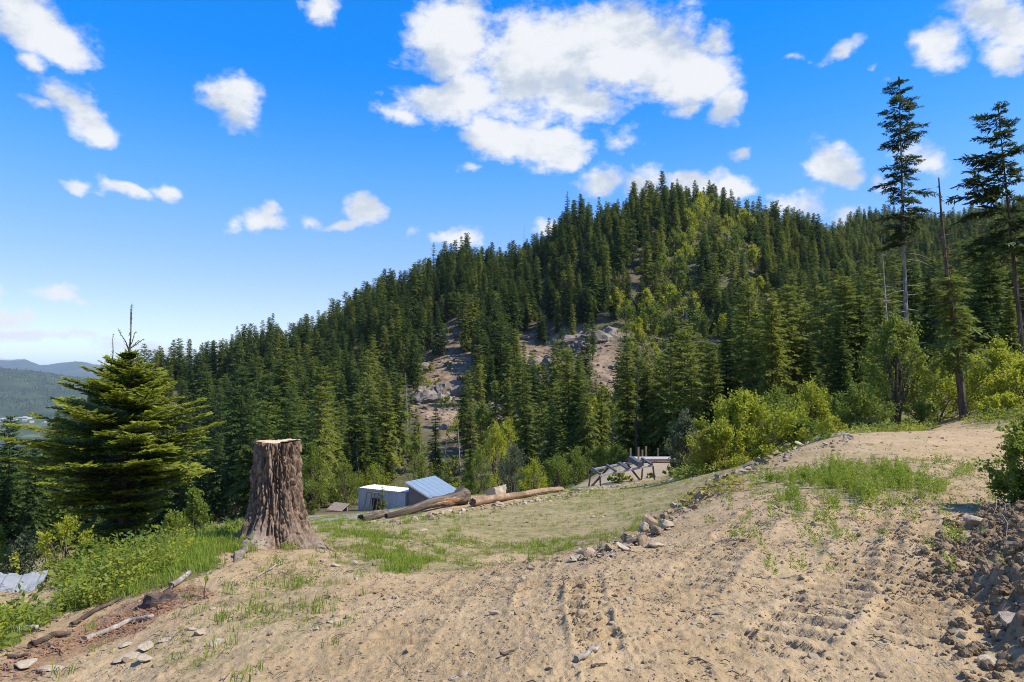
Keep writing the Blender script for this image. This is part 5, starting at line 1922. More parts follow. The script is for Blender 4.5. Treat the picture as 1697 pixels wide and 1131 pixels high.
# ragged pines and a dead spire on the skyline
for k_, (px_, Y_, top_, lb) in enumerate(((942, 384, 318, 'tall ragged pine standing above the skyline left of the summit'), (967, 388, 328, 'flat-topped pine on the skyline just left of the summit'),
                                         (1184, 392, 310, 'tall round-topped pine on the skyline right of the summit'), (1128, 396, 296, 'highest pointed conifer on the summit of the hill'),
                                         (717, 368, 402, 'thin conifer standing proud on the left ridge of the hill'), (272, 322, 588, 'lone dark conifer at the low left end of the ridge'))):
    x, y, z = at(px_, Y_)
    Hh = max(12, float(pt(px_, top_, Y_)[2] - z))
    tall('conifer', lb, 'conifer', px_, Y_, top_, seed=850 + k_, cb=.3, Rd=3.0, nwh=18, per=6, prs=5, power=.45, ragged=.6, rise=.2, droop=.3, wid=.5, dead=10)
for k_, (px_, Y_, hh, lb) in enumerate(((870, 370, 24, 'bare dead spire standing above the skyline on the left ridge'), (884, 350, 16, 'pale dead snag just below the left skyline'), (1140, 235, 15, 'dead pale snag in the middle of the hill'),
                                        (1185, 245, 12, 'dead grey snag above the bright bush'), (672, 150, 14, 'bare grey snag on the slope behind the container'), (760, 120, 12, 'dead grey snag behind the blue roof'),
                                        (895, 84, 7, 'dead grey spruce with drooping twigs behind the thin log'), (1058, 76, 11, 'bare pale trunk with twigs behind the deck'), (695, 105, 9, 'dead twiggy tree behind the shed'),
                                        (1310, 140, 14, 'dead grey trunk on the slope above the bushes'))):
    dm = 'bark' if k_ in (7, 6) else 'deadwood'
    tb = snag(870 + k_, hh, .10 + hh * .006, 36, hh * .14)
    x, y, z = at(px_, Y_, -.3)
    make_tree('dead_tree', lb, 'dead tree', (x, y, z), tb.mesh('dead_tree', [M[dm]]), None)


DEAD = []
g = np.random.default_rng(861)
for q in range(3):
    tb = snag(862 + q, 10, .12, 46, 1.7)
    DEAD.append(tb.mesh('dead_tree', [M['deadwood'] if q else M['bark_grey']]))
for zn, lst_ in (('behind the stump', ((440, 120), (505, 95), (548, 110))), ('behind the sheds', ((598, 104), (655, 125), (735, 112))), ('behind the logs', ((812, 96), (845, 88), (912, 92), (968, 100))),
                 ('behind the timber frame', ((1012, 86), (1075, 90), (1130, 96))), ('above the bright bushes', ((1195, 84), (1262, 100), (1335, 78))), ('beside the tallest fir', ((1452, 72), (1556, 70)))):
    for q, (px_, Y_) in enumerate(lst_):
        x, y, z = at(px_, Y_, -.2)
        make_tree('dead_tree', 'thin grey twiggy dead tree %s, %s from the left of %s' % (zn, ORD[q], ('two', 'three', 'four')[len(lst_) - 2]), 'dead tree', (x, y, z), DEAD[int(g.integers(0, 3))], None, g.uniform(0, 6.28), g.uniform(.55, 1.05), 'dead trees ' + zn, tilt=(g.uniform(-.06, .06), g.uniform(-.1, .1)))


# ------------------------------------------------------------------ shrubs and broadleaf trees
def shrub(name, label, cat, px, Y, top, wpx, mat, seed, nclump=60, nleaf=6000, leaf=.09, stems=9, base=.08, spread=.17, group=None, elong=1.6):
    x, y, z = at(px, Y, -.05)
    Hh = max(.3, float(pt(px, top, Y)[2] - z))
    Wm = wpx * Y / FPX
    tb, mb = broadleaf(seed, Hh, Wm, nclump, nleaf, leaf, base, stems, spread=spread, elong=elong)
    return make_tree(name, label, cat, (x, y, z), tb.mesh('stems', [M['twig']]), mb.mesh('leaves', [M[mat]]), group=group, trunk='stems', crown='leaves')


for k_, a_ in enumerate((
        ('big bright green round bush at the edge of the upper terrace', 1238, 28.5, 664, 160, 'leaf_bright', 120, 22000, .10),
        ('yellowing bush on the left flank of the big bright bush', 1174, 27.5, 716, 62, 'leaf_yellow', 40, 3600, .08),
        ('bright low bush between the yellow bush and the big bright bush', 1200, 27, 705, 70, 'leaf_bright', 50, 6000, .09),
        ('tall grey-green willow left of the big bright bush', 1135, 34, 690, 66, 'leaf_grey', 60, 8000, .10),
        ('feathery green bush behind the big bright bush', 1290, 36, 655, 90, 'leaf_green', 80, 9000, .10),
        ('light green bush on the rim, second right of the big bright bush', 1345, 36, 640, 85, 'leaf_bright', 80, 9000, .10),
        ('low green bush overhanging the rocky cut bank', 1330, 28, 702, 60, 'leaf_green', 50, 5000, .08),
        ('dark green bush at the foot of the leafy tree', 1425, 33, 640, 80, 'leaf_green', 80, 9000, .10),
        ('small bright bush left of the crest boulder', 1375, 32, 690, 50, 'leaf_bright', 40, 4500, .08),
        ('bright bush right of the leafy tree', 1552, 37, 612, 84, 'leaf_bright', 80, 9000, .10),
        ('yellow-green bush behind the dying tree trunk', 1618, 39, 600, 90, 'leaf_bright', 80, 9000, .10),
        ('yellow-green bush right of the dying tree', 1660, 35, 575, 100, 'leaf_bright', 90, 11000, .10),
        ('bright bush on the bank at the far end of the road crest', 1700, 33, 600, 110, 'leaf_bright', 90, 11000, .10),
        ('low bright bush on the bank beneath the leaning fir', 1672, 29, 655, 80, 'leaf_bright', 60, 7000, .08),
        ('low green bush at the foot of the mound', 1530, 33, 668, 50, 'leaf_green', 40, 4000, .08),
        ('pale willow bush right of the boulder', 850, 50, 742, 66, 'leaf_grey', 60, 7000, .10),
        ('yellow-green bush behind the thin log', 885, 47, 768, 56, 'leaf_bright', 50, 5000, .09),
        ('green bush at the tip of the thin log', 925, 52, 758, 60, 'leaf_green', 50, 5500, .10),
        ('green bush left of the timber frame', 955, 54, 745, 50, 'leaf_green', 50, 5500, .10),
        ('green bush behind the timber frame', 992, 60, 745, 54, 'leaf_green', 50, 5500, .10),
        ('young green bush behind the box beam of the timber frame', 1022, 62, 742, 44, 'leaf_green', 50, 5000, .10),
        ('yellow-green bush growing under the timber frame', 1026, 43, 784, 44, 'leaf_bright', 36, 3500, .08),
        ('small green plant under the right end of the timber frame', 1078, 43.5, 786, 18, 'leaf_green', 16, 1200, .07),
        ('dark green shrub right of the timber frame', 1122, 38, 768, 44, 'leaf_green', 40, 4200, .08),
        ('small green shrub right of the deck', 1150, 34, 752, 36, 'leaf_green', 30, 3000, .08),
        ('bright leafy bush behind the boulder', 822, 70, 705, 60, 'leaf_bright', 60, 6500, .13),
        ('green bush behind the log knob', 790, 66, 745, 46, 'leaf_green', 50, 5000, .12),
        ('pointed fresh green bush right of the stump', 517, 62, 738, 60, 'leaf_green', 70, 9000, .12),
        ('low green bush at the left end of the container', 575, 84, 770, 60, 'leaf_green', 60, 6500, .14),
        ('leafy bush between the container and the trees', 620, 90, 775, 60, 'leaf_bright', 60, 5500, .14),
        ('leafy green bush behind the blue roof', 700, 92, 760, 70, 'leaf_green', 60, 6500, .14),
        ('thin airy yellow-green bush below the young fir', 118, 11.6, 862, 110, 'leaf_bright', 36, 2400, .05),
        ('grey-green twiggy bush above the sheet metal', 50, 12.5, 895, 95, 'leaf_grey', 50, 4500, .05),
        ('bright green bush at the left edge above the sheet metal', 5, 13.2, 880, 70, 'leaf_green', 50, 4500, .05),
        ('fresh green bush between the young fir and the stump', 325, 26, 812, 60, 'leaf_green', 60, 6500, .09),
        ('low leafy bush at the foot of the young fir', 160, 11.4, 905, 90, 'leaf_green', 50, 5000, .05),
        ('leafy green shrub under the lower boughs of the young fir', 290, 17, 855, 70, 'leaf_green', 50, 5000, .06),
        ('dense dark green shrub on the dirt mound at the edge of the road', 1712, 8.8, 700, 120, 'leaf_green', 90, 14000, .05))):
    lb, px_, Y_, top_, w_, mt_, nc, nl_, lf = a_
    airy = 'airy' in lb
    shrub('shrub', lb, 'shrub', px_, Y_, top_, w_, mt_, 900 + k_, nc, nl_, lf, 12 if not airy else 16, .05, .17 if not airy else .12)

x, y, z = at(1488, 36.5, -.1)
Hh = float(pt(1488, 528, 36.5)[2] - z)
tb, mb = broadleaf(960, Hh, 135 * 36.5 / FPX, 150, 15000, .13, .22, 16, spread=.10)
tb.tube(np.array([[0, 0, 0], [.05, .02, Hh * .35], [0, .05, Hh * .62], [.1, 0, Hh * .9]]), [.11, .085, .05, .015], 7)
make_tree('leafy_tree', 'slender leafy green tree standing among the bushes on the right', 'tree', (x, y, z), tb.mesh('leafy_tree_trunk', [M['twig']]), mb.mesh('leafy_tree_crown', [M['leaf_green']]))

BL = []
for q in range(4):
    tb, mb = broadleaf(970 + q, 9, 7, 60, 3000, .42, .15, 6, spread=.15)
    BL.append((tb.mesh('broadleaf_trunk', [M['twig']]), mb.mesh('broadleaf_crown', [M['leaf_bright'] if q % 2 else M['leaf_green']])))
for k_, (px_, Y_) in enumerate(BROAD):
    x, y, z = at(px_, Y_, -.2)
    zn = 'high on' if Y_ > 290 else ('halfway up' if Y_ > 190 else 'near the foot of')
    sd_ = 'behind the sheds and logs' if px_ < 960 else ('above the timber frame' if px_ < 1115 else 'right of the summit line')
    q = BL[k_ % 4]
    s = rng.uniform(.85, 1.35) * (.75 if Y_ < 190 else 1)
    make_tree('broadleaf_tree', 'yellow-green broadleaf tree among conifers %s the hill, %s' % (zn, sd_), 'tree', (x, y, z), q[0], q[1], rng.uniform(0, 6.28), s, 'broadleaf trees %s the hill, %s' % (zn, sd_))

# ------------------------------------------------------------------ rock outcrops on the hill
def outcrop(label, px, Y, w, h, seed):
    g = np.random.default_rng(seed)
    x, y, z = at(px, Y)
    o = thing('rock_outcrop', label, 'rock outcrop', (x, y, z))
    for q in range(9):
        v, f = ICO[3]
        v = v.copy()
        for _ in range(9):
            n = g.normal(0, 1, 3); n /= np.linalg.norm(n)
            v -= np.maximum(v @ n - g.uniform(.5, .85), 0)[:, None] * n
        v = v * np.array([w * g.uniform(.16, .34), w * g.uniform(.15, .25), h * g.uniform(.3, .6)])
        v += .10 * h * np.stack([fbm(v[:, 1] / h * 3, v[:, 2] / h * 3, 3, seed), fbm(v[:, 0] / h * 3, v[:, 2] / h * 3, 3, seed + 2), fbm(v[:, 0] / h * 3, v[:, 1] / h * 3, 3, seed + 4)], 1)
        dx, dy = g.uniform(-.42, .42) * w, g.uniform(-.2, .3) * w
        v += np.array([dx, dy, gz1(x + dx, y + dy) - z + h * g.uniform(-.12, .12)])
        link('rock', MB().add(v, f).mesh('outcrop_rock', [M['rock_hill']]), o)


outcrop('pale rocky outcrop halfway up the hill above the tall olive conifer', 985, 232, 22, 9, 31)
outcrop('dark rocky outcrop on the slope left of the pale outcrop', 880, 225, 22, 8, 33)
outcrop('grey rocks in the reddish scree above the sheds', 735, 190, 16, 7, 35)
outcrop('small grey rocks low in the scree behind the boulder', 825, 170, 12, 5, 37)
outcrop('rocky ledge at the top of the scree on the left slope', 690, 225, 14, 6, 39)
outcrop('rocky cut bank below the bushes beside the crest boulder', 1345, 29, 4.5, .9, 41)

# ------------------------------------------------------------------ stones
g = np.random.default_rng(41)
cum = np.concatenate([[0], np.cumsum(np.hypot(*np.diff(ROW, axis=0).T))])
NROW = 232
for q in range(NROW):
    s = cum[-1] * g.uniform(0, 1) ** 1.6
    p = np.array([np.interp(s, cum, ROW[:, 0]), np.interp(s, cum, ROW[:, 1])])
    dr = np.array([np.interp(s + .2, cum, ROW[:, 0]), np.interp(s + .2, cum, ROW[:, 1])]) - p
    dr /= np.linalg.norm(dr) + 1e-6
    nrm = np.array([-dr[1], dr[0]])
    off = g.normal(.10, .17)
    p = p + nrm * off
    sz = np.clip(g.lognormal(-2.7, .45), .03, .14) * (1 if s > 1.0 else .8) * (1 + .25 * sst(s, 4, 12))
    o = link('stone', [ROCKS, ROCKS, PALE, SLABS][g.integers(0, 4)][g.integers(0, 4)])
    o.scale = (sz, sz, sz * g.uniform(.8, 1.3))
    pile = max(0, .16 - abs(off - .1) * .6) * g.uniform(0, 1) * sst(s, .5, 2.5)
    o.location = (p[0], p[1], gz1(p[0], p[1]) + sz * .32 + float(pile))
    o.rotation_euler = (g.uniform(-.5, .5), g.uniform(-.5, .5), g.uniform(0, 6.28))
    seg = 'lower end' if s < cum[-1] * .3 else ('middle' if s < cum[-1] * .65 else 'upper end')
    big = 'large ' if sz > .10 else ('small ' if sz < .06 else '')
    tag(o, '%sangular stone in the %s of the stone row edging the upper terrace' % (big, seg), 'stone', '%sstones in the %s of the stone row' % (big, seg))
rock_at('stone', rock_mesh('dark_slab', 601, M['stone'], 3, .7, 8), 'largest dark upright block in the stone row under the yellow-green vine', 1166, 830, 30, 1.25, .4, tilt=(.2, .3))
rock_at('stone', SLABS[0], 'broad pale flat stone at the lower end of the stone row', 1090, 908, 30, 2.0, .2)
rock_at('stone', SLABS[1], 'reddish tan flat stone on top of the lower stone row', 1074, 897, 18, 2.4, .9)
for k_, (px, py, w_, ms, hk, lb) in enumerate((
        (826, 824, 44, BIG[0], 1.3, 'large pale boulder standing behind the thin log'),
        (350, 889, 40, BIG[1], .62, 'wide flat tan boulder in the grass left of the stump'),
        (324, 887, 20, BIG[2], .9, 'small white boulder beside the wide flat boulder'),
        (313, 892, 14, BIG[3], .8, 'smallest yellowish rock beside the white boulder'),
        (1404, 730, 26, BIG[2], .8, 'grey boulder on the road crest below the leafy tree'),
        (1240, 768, 18, BIG[1], .9, 'white rock at the foot of the big bright bush'),
        (616, 868, 24, SLABS[1], 1.4, 'white flat rock beside the short grey log'),
        (687, 864, 20, PALE[0], 1, 'tan rock at the low end under the thick log'), (701, 858, 15, PALE[1], 1, 'whitish round rock under the middle of the thick log'),
        (712, 857, 17, PALE[2], 1, 'pale rock under the middle of the thick log, right of the whitish one'), (722, 854, 13, PALE[3], 1, 'small pale rock wedged under the thick log'), (732, 853, 15, PALE[0], .9, 'pale rock below the knobbed end of the thick log'),
        (745, 850, 22, PALE[1], .8, 'tan wide rock below the knob of the thick log'), (768, 849, 14, PALE[2], .8, 'small tan rock right below the log knob'), (828, 838, 18, PALE[3], 1.2, 'forked pale rock under the thin log'),
        (845, 826, 20, SLABS[2], 1.6, 'flat pale slab propped on the thin log by the boulder'), (800, 842, 12, PALE[1], .8, 'small pale rock at the start of the thin log'), (870, 832, 12, PALE[2], .8, 'small pale rock below the middle of the thin log'),
        (905, 826, 12, PALE[0], .8, 'small pale rock below the far half of the thin log'), (935, 820, 12, PALE[3], .8, 'small rock at the tip of the thin log'), (956, 815, 24, SLABS[3], 1.3, 'flat pale slab left of the timber frame'),
        (1025, 807, 10, PALE[0], 1, 'small white stone at the front feet of the timber frame'), (1012, 808, 12, PALE[1], .8, 'pale stone under the near rail of the timber frame'), (1112, 797, 10, PALE[2], 1, 'white stone right of the timber frame'),
        (1146, 792, 12, PALE[3], .7, 'pale stone between the frame and the stone row'),
        (205, 1088, 44, SLABS[0], 1.2, 'broad pale flat stone at the lower left beside the curved stick'), (238, 1096, 38, SLABS[1], 1.2, 'pale flat stone right of the broad flat stone'), (244, 1071, 36, SLABS[2], 1.3, 'tan flat stone above the pair of pale flat stones'),
        (358, 1062, 30, BIG[3], .35, 'grey rounded stone half sunk among grass tufts'), (331, 1052, 30, SLABS[3], 1.4, 'reddish tan flat stone left of the grey sunk stone'), (354, 1011, 18, PALE[1], .9, 'small pale stone by the red bark litter'),
        (318, 1040, 22, SLABS[1], .9, 'grey flat chip beside the reddish flat stone'), (172, 1075, 20, PALE[2], .6, 'white stone at the end of the curved stick'), (205, 1070, 22, SLABS[0], 1.4, 'whitish slab above the broad flat stone'), (275, 1058, 24, SLABS[2], 1.0, 'tan slab half buried in soil'),
        (40, 1112, 46, SLABS[3], 1.3, 'long pale slab in the red litter at the lower left'), (85, 1112, 40, SLABS[0], .9, 'flat dusty slab beside the long pale slab'),
        (774, 1113, 22, SLABS[1], .7, 'thin grey stone chip lying on the bare dirt'), (754, 1123, 22, SLABS[2], .7, 'second thin grey stone chip on the bare dirt'), (1194, 1022, 24, SLABS[3], .8, 'pale flat stone in the dirt between the tyre tracks'),
        (551, 1033, 20, PALE[3], .6, 'yellowish stone at the edge of the bare dirt'), (1202, 1064, 24, SLABS[0], .6, 'dusty flat stone pressed into the dirt'), (1416, 1034, 18, PALE[1], .9, 'rounded tan stone between the two deep tyre tracks'),
        (1450, 1056, 15, ROCKS[1], .8, 'dark chip of stone in the right tyre track'), (1511, 1102, 24, PALE[2], .7, 'tan stone at the bottom of the right tyre track'), (1505, 770, 16, SLABS[1], 1, 'pale flat stone beyond the green weeds'),
        (1470, 1000, 12, PALE[0], .6, 'small pale stone left of the right tyre track'), (1330, 985, 12, SLABS[2], 1, 'small flat stone beside the left tyre track'), (700, 882, 18, SLABS[0], 1.2, 'pale slab in the grass right of the stump'),
        (555, 938, 30, SLABS[3], 1.0, 'dusty slab at the foot of the stump roots'), (535, 930, 18, SLABS[1], 1.2, 'pale chip below the right root of the stump'), (255, 945, 20, SLABS[2], 1.5, 'sliver of tan rock in the steep grass'))):
    rock_at('boulder' if 'boulder' in lb else 'stone', ms, lb, px, py, w_, hk, None if ms not in BIG else .3 + k_, 'boulder' if 'boulder' in lb else 'stone')

# ------------------------------------------------------------------ dirt mound on the right
def mound():
    line = np.array([(3.25, 2.3), (3.52, 3.6), (4.36, 5.2), (5.35, 6.6), (6.4, 7.8)])
    xs, ys = np.meshgrid(np.linspace(1.6, 9.6, 330), np.linspace(2.0, 12.2, 420))
    x, y = xs.ravel(), ys.ravel()
    s, l, d, tot = poly_coord(x, y, line)
    wob = .22 * fbm(x * 1.1, y * 1.1, 3, 301)
    prof = np.clip(1 - (d + wob) / (1.08), 0, 1)
    prof = prof * prof * (3 - 2 * prof)
    hgt = (.35 + .09 * np.sin(s * 1.3)) * (1 - .55 * sst(s, tot - 2.2, tot))
    lump = np.abs(fbm(x * 3.3, y * 3.3, 4, 305, .42)) * .12 + np.abs(pnoise(x * 8, y * 8, 309)) * .06 + pnoise(x * 15, y * 15, 311) * .022
    z = gz(x, y) - .05 + prof * hgt + sst(prof, .02, .25) * lump
    n, m = xs.shape
    i, j = np.meshgrid(np.arange(n - 1), np.arange(m - 1), indexing='ij')
    f = np.stack([i * m + j, i * m + j + 1, (i + 1) * m + j + 1, (i + 1) * m + j], -1).reshape(-1, 4)
    keep = (prof.reshape(n, m)[:-1, :-1] > 0).ravel()
    f = f[keep]
    k = NT('mound_soil')
    v = k.coord()
    n1, n2 = k.noise(3, 5, .6, v), k.noise(26, 6, .65, v)
    c = k.mix(k.ss(n1, .35, .65), (.215, .150, .085), (.330, .235, .138))
    c = k.mix(k.ss(n2, .5, .7, 0, .6), c, (.135, .09, .05))
    o = link('dirt_mound', MB().add(np.stack([x, y, z], 1), f).mesh('dirt_mound', [k.done(k.principled(c, .95, k.bump(n2, .9, .03), spec=.1))], smooth=True))
    tag(o, 'long heap of dark crumbly soil and stones along the edge of the road', 'dirt mound')
    return x, y, z, prof


MX, MY, MZ, MP = mound()
MGRID = (330, 420)


def mound_z(x, y):
    j = np.clip(((x - 1.6) / 8.0 * 329).astype(int), 0, 329)
    i = np.clip(((y - 2.0) / 10.2 * 419).astype(int), 0, 419)
    return MZ.reshape(420, 330)[i, j]


for (px, py, w_, ms, hk, lb) in ((1680, 1068, 66, BIG[0], .8, 'large tan block of stone on the dirt mound at the lower right'), (1622, 880, 40, SLABS[0], 2.2, 'grey flat rock at the rim of the dirt mound'),
                                 (1602, 892, 22, PALE[0], .8, 'pale grey stone below the flat rock of the mound'), (1594, 902, 20, PALE[1], .9, 'tan stone at the foot of the mound, left of the pale grey stone'), (1638, 968, 32, ROCKS[2], 1.3, 'pointed tan stone on the slope of the mound'),
                                 (1652, 976, 20, ROCKS[3], 1, 'stone beside the pointed tan stone on the mound'), (1686, 940, 34, ROCKS[4], 1, 'brown stone high on the mound'), (1640, 1105, 40, SLABS[2], 1.6, 'slanting flat slab at the foot of the mound'), (1660, 1080, 30, ROCKS[0], 1, 'dark broken stone beside the large tan block'),
                                 (1692, 838, 34, BIG[3], .8, 'tan boulder on the mound under the dark shrub'), (1552, 1030, 16, ROCKS[5], .9, 'small stone at the left foot of the mound')):
    o = rock_at('stone', ms, lb, px, py, w_, hk)
    x_, y_, z_ = o.location
    o.location.z = max(z_, float(mound_z(np.array([x_]), np.array([y_]))[0]) + o.scale[2] * .12)

# ------------------------------------------------------------------ sticks, rotten stump, seedling
def stick(label, pts, r, mat='deadwood', lift=.7):
    q = gp([a[0] for a in pts], [a[1] for a in pts])
    s = np.linspace(0, len(q) - 1, 16)
    P = np.stack([np.interp(s, np.arange(len(q)), q[:, c_]) for c_ in range(3)], 1)
    P[:, 2] = gz(P[:, 0], P[:, 1]) + r * lift + .01
    P[1:-1] = (P[:-2] + 2 * P[1:-1] + P[2:]) / 4
    c_ = P.mean(0)
    rd = r * (1 + .2 * pnoise(s * 1.3, s * 0 + r * 900, 3)) * np.linspace(1, .6, 16)
    o = link('stick', MB().tube(P - c_, rd, 8).mesh('stick', [M[mat]], smooth=True))
    o.location = c_
    return tag(o, label, 'stick')


stick('long curved grey stick lying on the red bark litter', [(138, 1068), (180, 1045), (215, 1033), (253, 1027)], .026)
stick('dark branch lying left of the curved stick', [(50, 1080), (80, 1066), (118, 1056)], .028, 'bark')
stick('stubby piece of grey wood at the edge of the green weeds', [(16, 1056), (40, 1051), (62, 1050)], .035)
stick('short dark stick in the red litter at the far lower left', [(14, 1100), (50, 1094)], .018, 'bark')
stick('grey stick leaning up to the rotten stump', [(284, 976), (314, 958)], .035)
stick('pale bleached stick lying on the bare dirt', [(955, 1105), (992, 1086)], .018)
stick('thin twig beside the pale bleached stick', [(980, 1118), (1006, 1104)], .008, 'bark')
stick('short dark twig on the dirt near the grey stone chips', [(830, 1092), (852, 1084)], .011, 'bark')
stick('thin root twig at the foot of the stump', [(425, 962), (470, 938)], .011)
stick('thin twig in the grass above the red litter', [(80, 1072), (104, 1090)], .008, 'bark')
stick('dark branch half buried on the grassy bank', [(118, 1040), (165, 1012), (205, 992)], .022, 'bark')
p = gp(264, 1000)[0]
o = thing('rotten_stump', 'small dark rotten stump remnant in the grass above the red litter', 'stump', p)
v = []
th = np.linspace(0, 2 * np.pi, 18, endpoint=False)
gg = np.random.default_rng(55)
rws = []
for q, (zz, rr) in enumerate(((-.08, .13), (.02, .12), (.05, .115), (.08, .11))):
    rw = rr * (1 + .16 * np.sin(th * 3 + 1) + gg.uniform(-.12, .12, 18))
    rws.append(np.stack([rw * np.cos(th) * 1.25, rw * np.sin(th) * .8, np.full(18, zz) + (gg.uniform(-.04, .03, 18) if q == 3 else 0)], 1))
v = np.concatenate(rws)
f = [[r * 18 + q, r * 18 + (q + 1) % 18, (r + 1) * 18 + (q + 1) % 18, (r + 1) * 18 + q] for r in range(3) for q in range(18)]
link('shell', MB().add(v, f).mesh('shell', [M['dark_wood']], smooth=False), o)
top = v[-18:]
link('top', MB().add(np.concatenate([top, [top.mean(0) - [0, 0, .03]]]), [[q, (q + 1) % 18, 18] for q in range(18)]).mesh('top', [M['bark']]), o)
p = gp(338, 985)[0]
o = thing('seedling', 'young broad-leaved seedling standing beside the red litter', 'seedling', p)
mb = MB(); st = MB().tube(np.array([[0, 0, 0], [.01, 0, .1], [.02, .01, .2]]), [.006, .005, .003], 5)
dd = unit(np.array([[1, -.2, .1], [-1, .1, .15], [.2, -1, -.5], [.6, .8, .2], [-.5, -.6, .3], [.1, -.4, -.9]]))
rhombs(mb, np.repeat([[.02, .01, .19]], 6, 0), dd, unit(np.cross(dd, [[.1, .2, 1.]])), np.array([.09, .085, .08, .07, .07, .08]), np.full(6, .04), np.full(6, .6))
link('stem', st.mesh('stem', [M['twig']]), o); link('leaves', mb.mesh('leaves', [M['leaf_green']]), o)
p = gp(1190, 822)[0]
o = thing('vine', 'yellow-green leafy vine creeping over the dark block in the stone row', 'vine', p)
gg = np.random.default_rng(57)
n = 260
c_ = np.stack([gg.uniform(-.55, .5, n), 0 * th[0] + gg.uniform(-.3, .8, n), 0 * gg.uniform(0, 1, n)], 1)
c_[:, 2] = gz(c_[:, 0] + p[0], c_[:, 1] + p[1]) - p[2] + gg.uniform(.04, .2, n)
dd = unit(gg.normal(0, 1, (n, 3)) * [1, 1, .4])
mb = MB(); rhombs(mb, c_, dd, unit(np.cross(dd, gg.normal(0, .4, (n, 3)) + [0, 0, 1])), gg.uniform(.05, .11, n), gg.uniform(.04, .08, n), gg.uniform(0, 1, n))
link('leaves', mb.mesh('vine_leaves', [M['leaf_yellow']]), o)
st = MB()
for q in range(6):
    a_, b_ = c_[q], c_[q + 6]
    st.tube(np.array([a_, (a_ + b_) / 2 + [0, 0, .05], b_]), [.006, .006, .004], 4, cap=False)
link('stems', st.mesh('vine_stems', [M['twig']]), o)

# sheet metal on the slope at the left edge
P4 = [pt(-70, 958, 9.9), pt(80, 950, 10.3), pt(42, 1003, 9.0), pt(-90, 1010, 8.8)]
uu, vv_ = np.meshgrid(np.linspace(0, 1, 40), np.linspace(0, 1, 14))
S = (P4[0] * ((1 - uu) * (1 - vv_))[..., None] + P4[1] * (uu * (1 - vv_))[..., None] + P4[2] * (uu * vv_)[..., None] + P4[3] * ((1 - uu) * vv_)[..., None])
S[..., 2] += .03 * np.sin(uu * 40) * 0 + .05 * fbm(uu * 3, vv_ * 3, 2, 401) + .012 * np.sign(np.sin(uu * 34))
i, j = np.meshgrid(np.arange(13), np.arange(39), indexing='ij')
f = np.stack([i * 40 + j, i * 40 + j + 1, (i + 1) * 40 + j + 1, (i + 1) * 40 + j], -1).reshape(-1, 4)
c_ = S.reshape(-1, 3).mean(0)
o = link('metal_sheet', MB().add(S.reshape(-1, 3) - c_, f).mesh('metal_sheet', [M['tarp']]))
o.location = c_
md = o.modifiers.new('thickness', 'SOLIDIFY'); md.thickness = .02
tag(o, 'light grey ribbed metal sheet lying on the slope at the left edge', 'metal sheet')

# ------------------------------------------------------------------ grass, weeds, litter, gravel, clods (stuff)
def tuft(seed, n, h, spread, w, curve=.5, mat='grass', seg=2):
    g = np.random.default_rng(seed)
    mb = MB()
    az = g.uniform(0, 6.28, n); l = h * g.uniform(.5, 1.15, n)
    b0 = np.stack([g.normal(0, spread, n), g.normal(0, spread, n), np.full(n, -.01)], 1)
    out = np.stack([np.cos(az), np.sin(az), 0 * az], 1)
    side = np.stack([-np.sin(az), np.cos(az), 0 * az], 1)
    lean = g.uniform(.1, curve, n)
    p1 = b0 + out * (l * lean * .35)[:, None] + np.array([0, 0, 1.]) * (l * .55)[:, None]
    p2 = b0 + out * (l * lean * 1.1)[:, None] + np.array([0, 0, 1.]) * (l * (1 - .35 * lean))[:, None]
    v = np.stack([b0 - side * w / 2, b0 + side * w / 2, p1 + side * w * .4, p1 - side * w * .4, p2], 1)
    f4 = np.arange(n)[:, None] * 5 + np.array([[0, 1, 2, 3]])
    f3 = np.arange(n)[:, None] * 5 + np.array([[3, 2, 4]])
    t = np.tile([0, 0, .5, .5, 1.], n) * np.repeat(g.uniform(.3, 1, n), 5)
    mb.add(v.reshape(-1, 3), f4, 0, t)
    mb.f3.append(f3); mb.m3.append(np.zeros(n))
    return mb.mesh('tuft', [M[mat]])


def weed(seed, h, n, leaf, mat='weed'):
    g = np.random.default_rng(seed)
    mb = MB()
    p = np.stack([g.normal(0, h * .35, n), g.normal(0, h * .35, n), h * g.uniform(.1, 1, n)], 1)
    d = unit(np.stack([p[:, 0] * 2 / h, p[:, 1] * 2 / h, g.uniform(-.1, .6, n)], 1) + g.normal(0, .3, (n, 3)))
    rhombs(mb, p, d, unit(np.cross(d, np.array([0, 0, 1.]) + g.normal(0, .4, (n, 3)))), leaf * g.uniform(.6, 1.3, n), leaf * .5 * g.uniform(.7, 1.2, n), g.uniform(0, 1, n))
    return mb.mesh('weed', [M[mat]])


def horsetail(seed, h):
    g = np.random.default_rng(seed)
    mb = MB()
    for q in range(3):
        b0 = np.array([g.normal(0, .05), g.normal(0, .05), 0]); hh = h * g.uniform(.6, 1.1)
        lean = np.array([g.normal(0, .1), g.normal(0, .1), 1.0])
        m = 34
        s = g.uniform(.12, 1, m)
        c = b0 + lean * (hh * s)[:, None]
        az = g.uniform(0, 6.28, m)
        d = unit(np.stack([np.cos(az), np.sin(az), np.full(m, .75)], 1))
        rhombs(mb, c, d, unit(np.cross(d, g.normal(0, 1, (m, 3)))), hh * .34 * (1.05 - s * .75), np.full(m, .011), s)
    return mb.mesh('horsetail', [M['grass']])


def blanket(seed, n_near, n_far):
    g = np.random.default_rng(seed)
    Y = np.concatenate([np.sqrt(g.uniform(3.2 ** 2, 14 ** 2, n_near)), np.sqrt(g.uniform(14 ** 2, 44 ** 2, n_far))])
    u = g.uniform(-.86, .84, len(Y))
    x = u * Y
    z = gz(x, Y)
    lush, thin, mul, pad = masks(x, Y, z)
    px, py = proj(x, Y, z)
    return g, x, Y, z, px, py, lush, thin, mul, pad


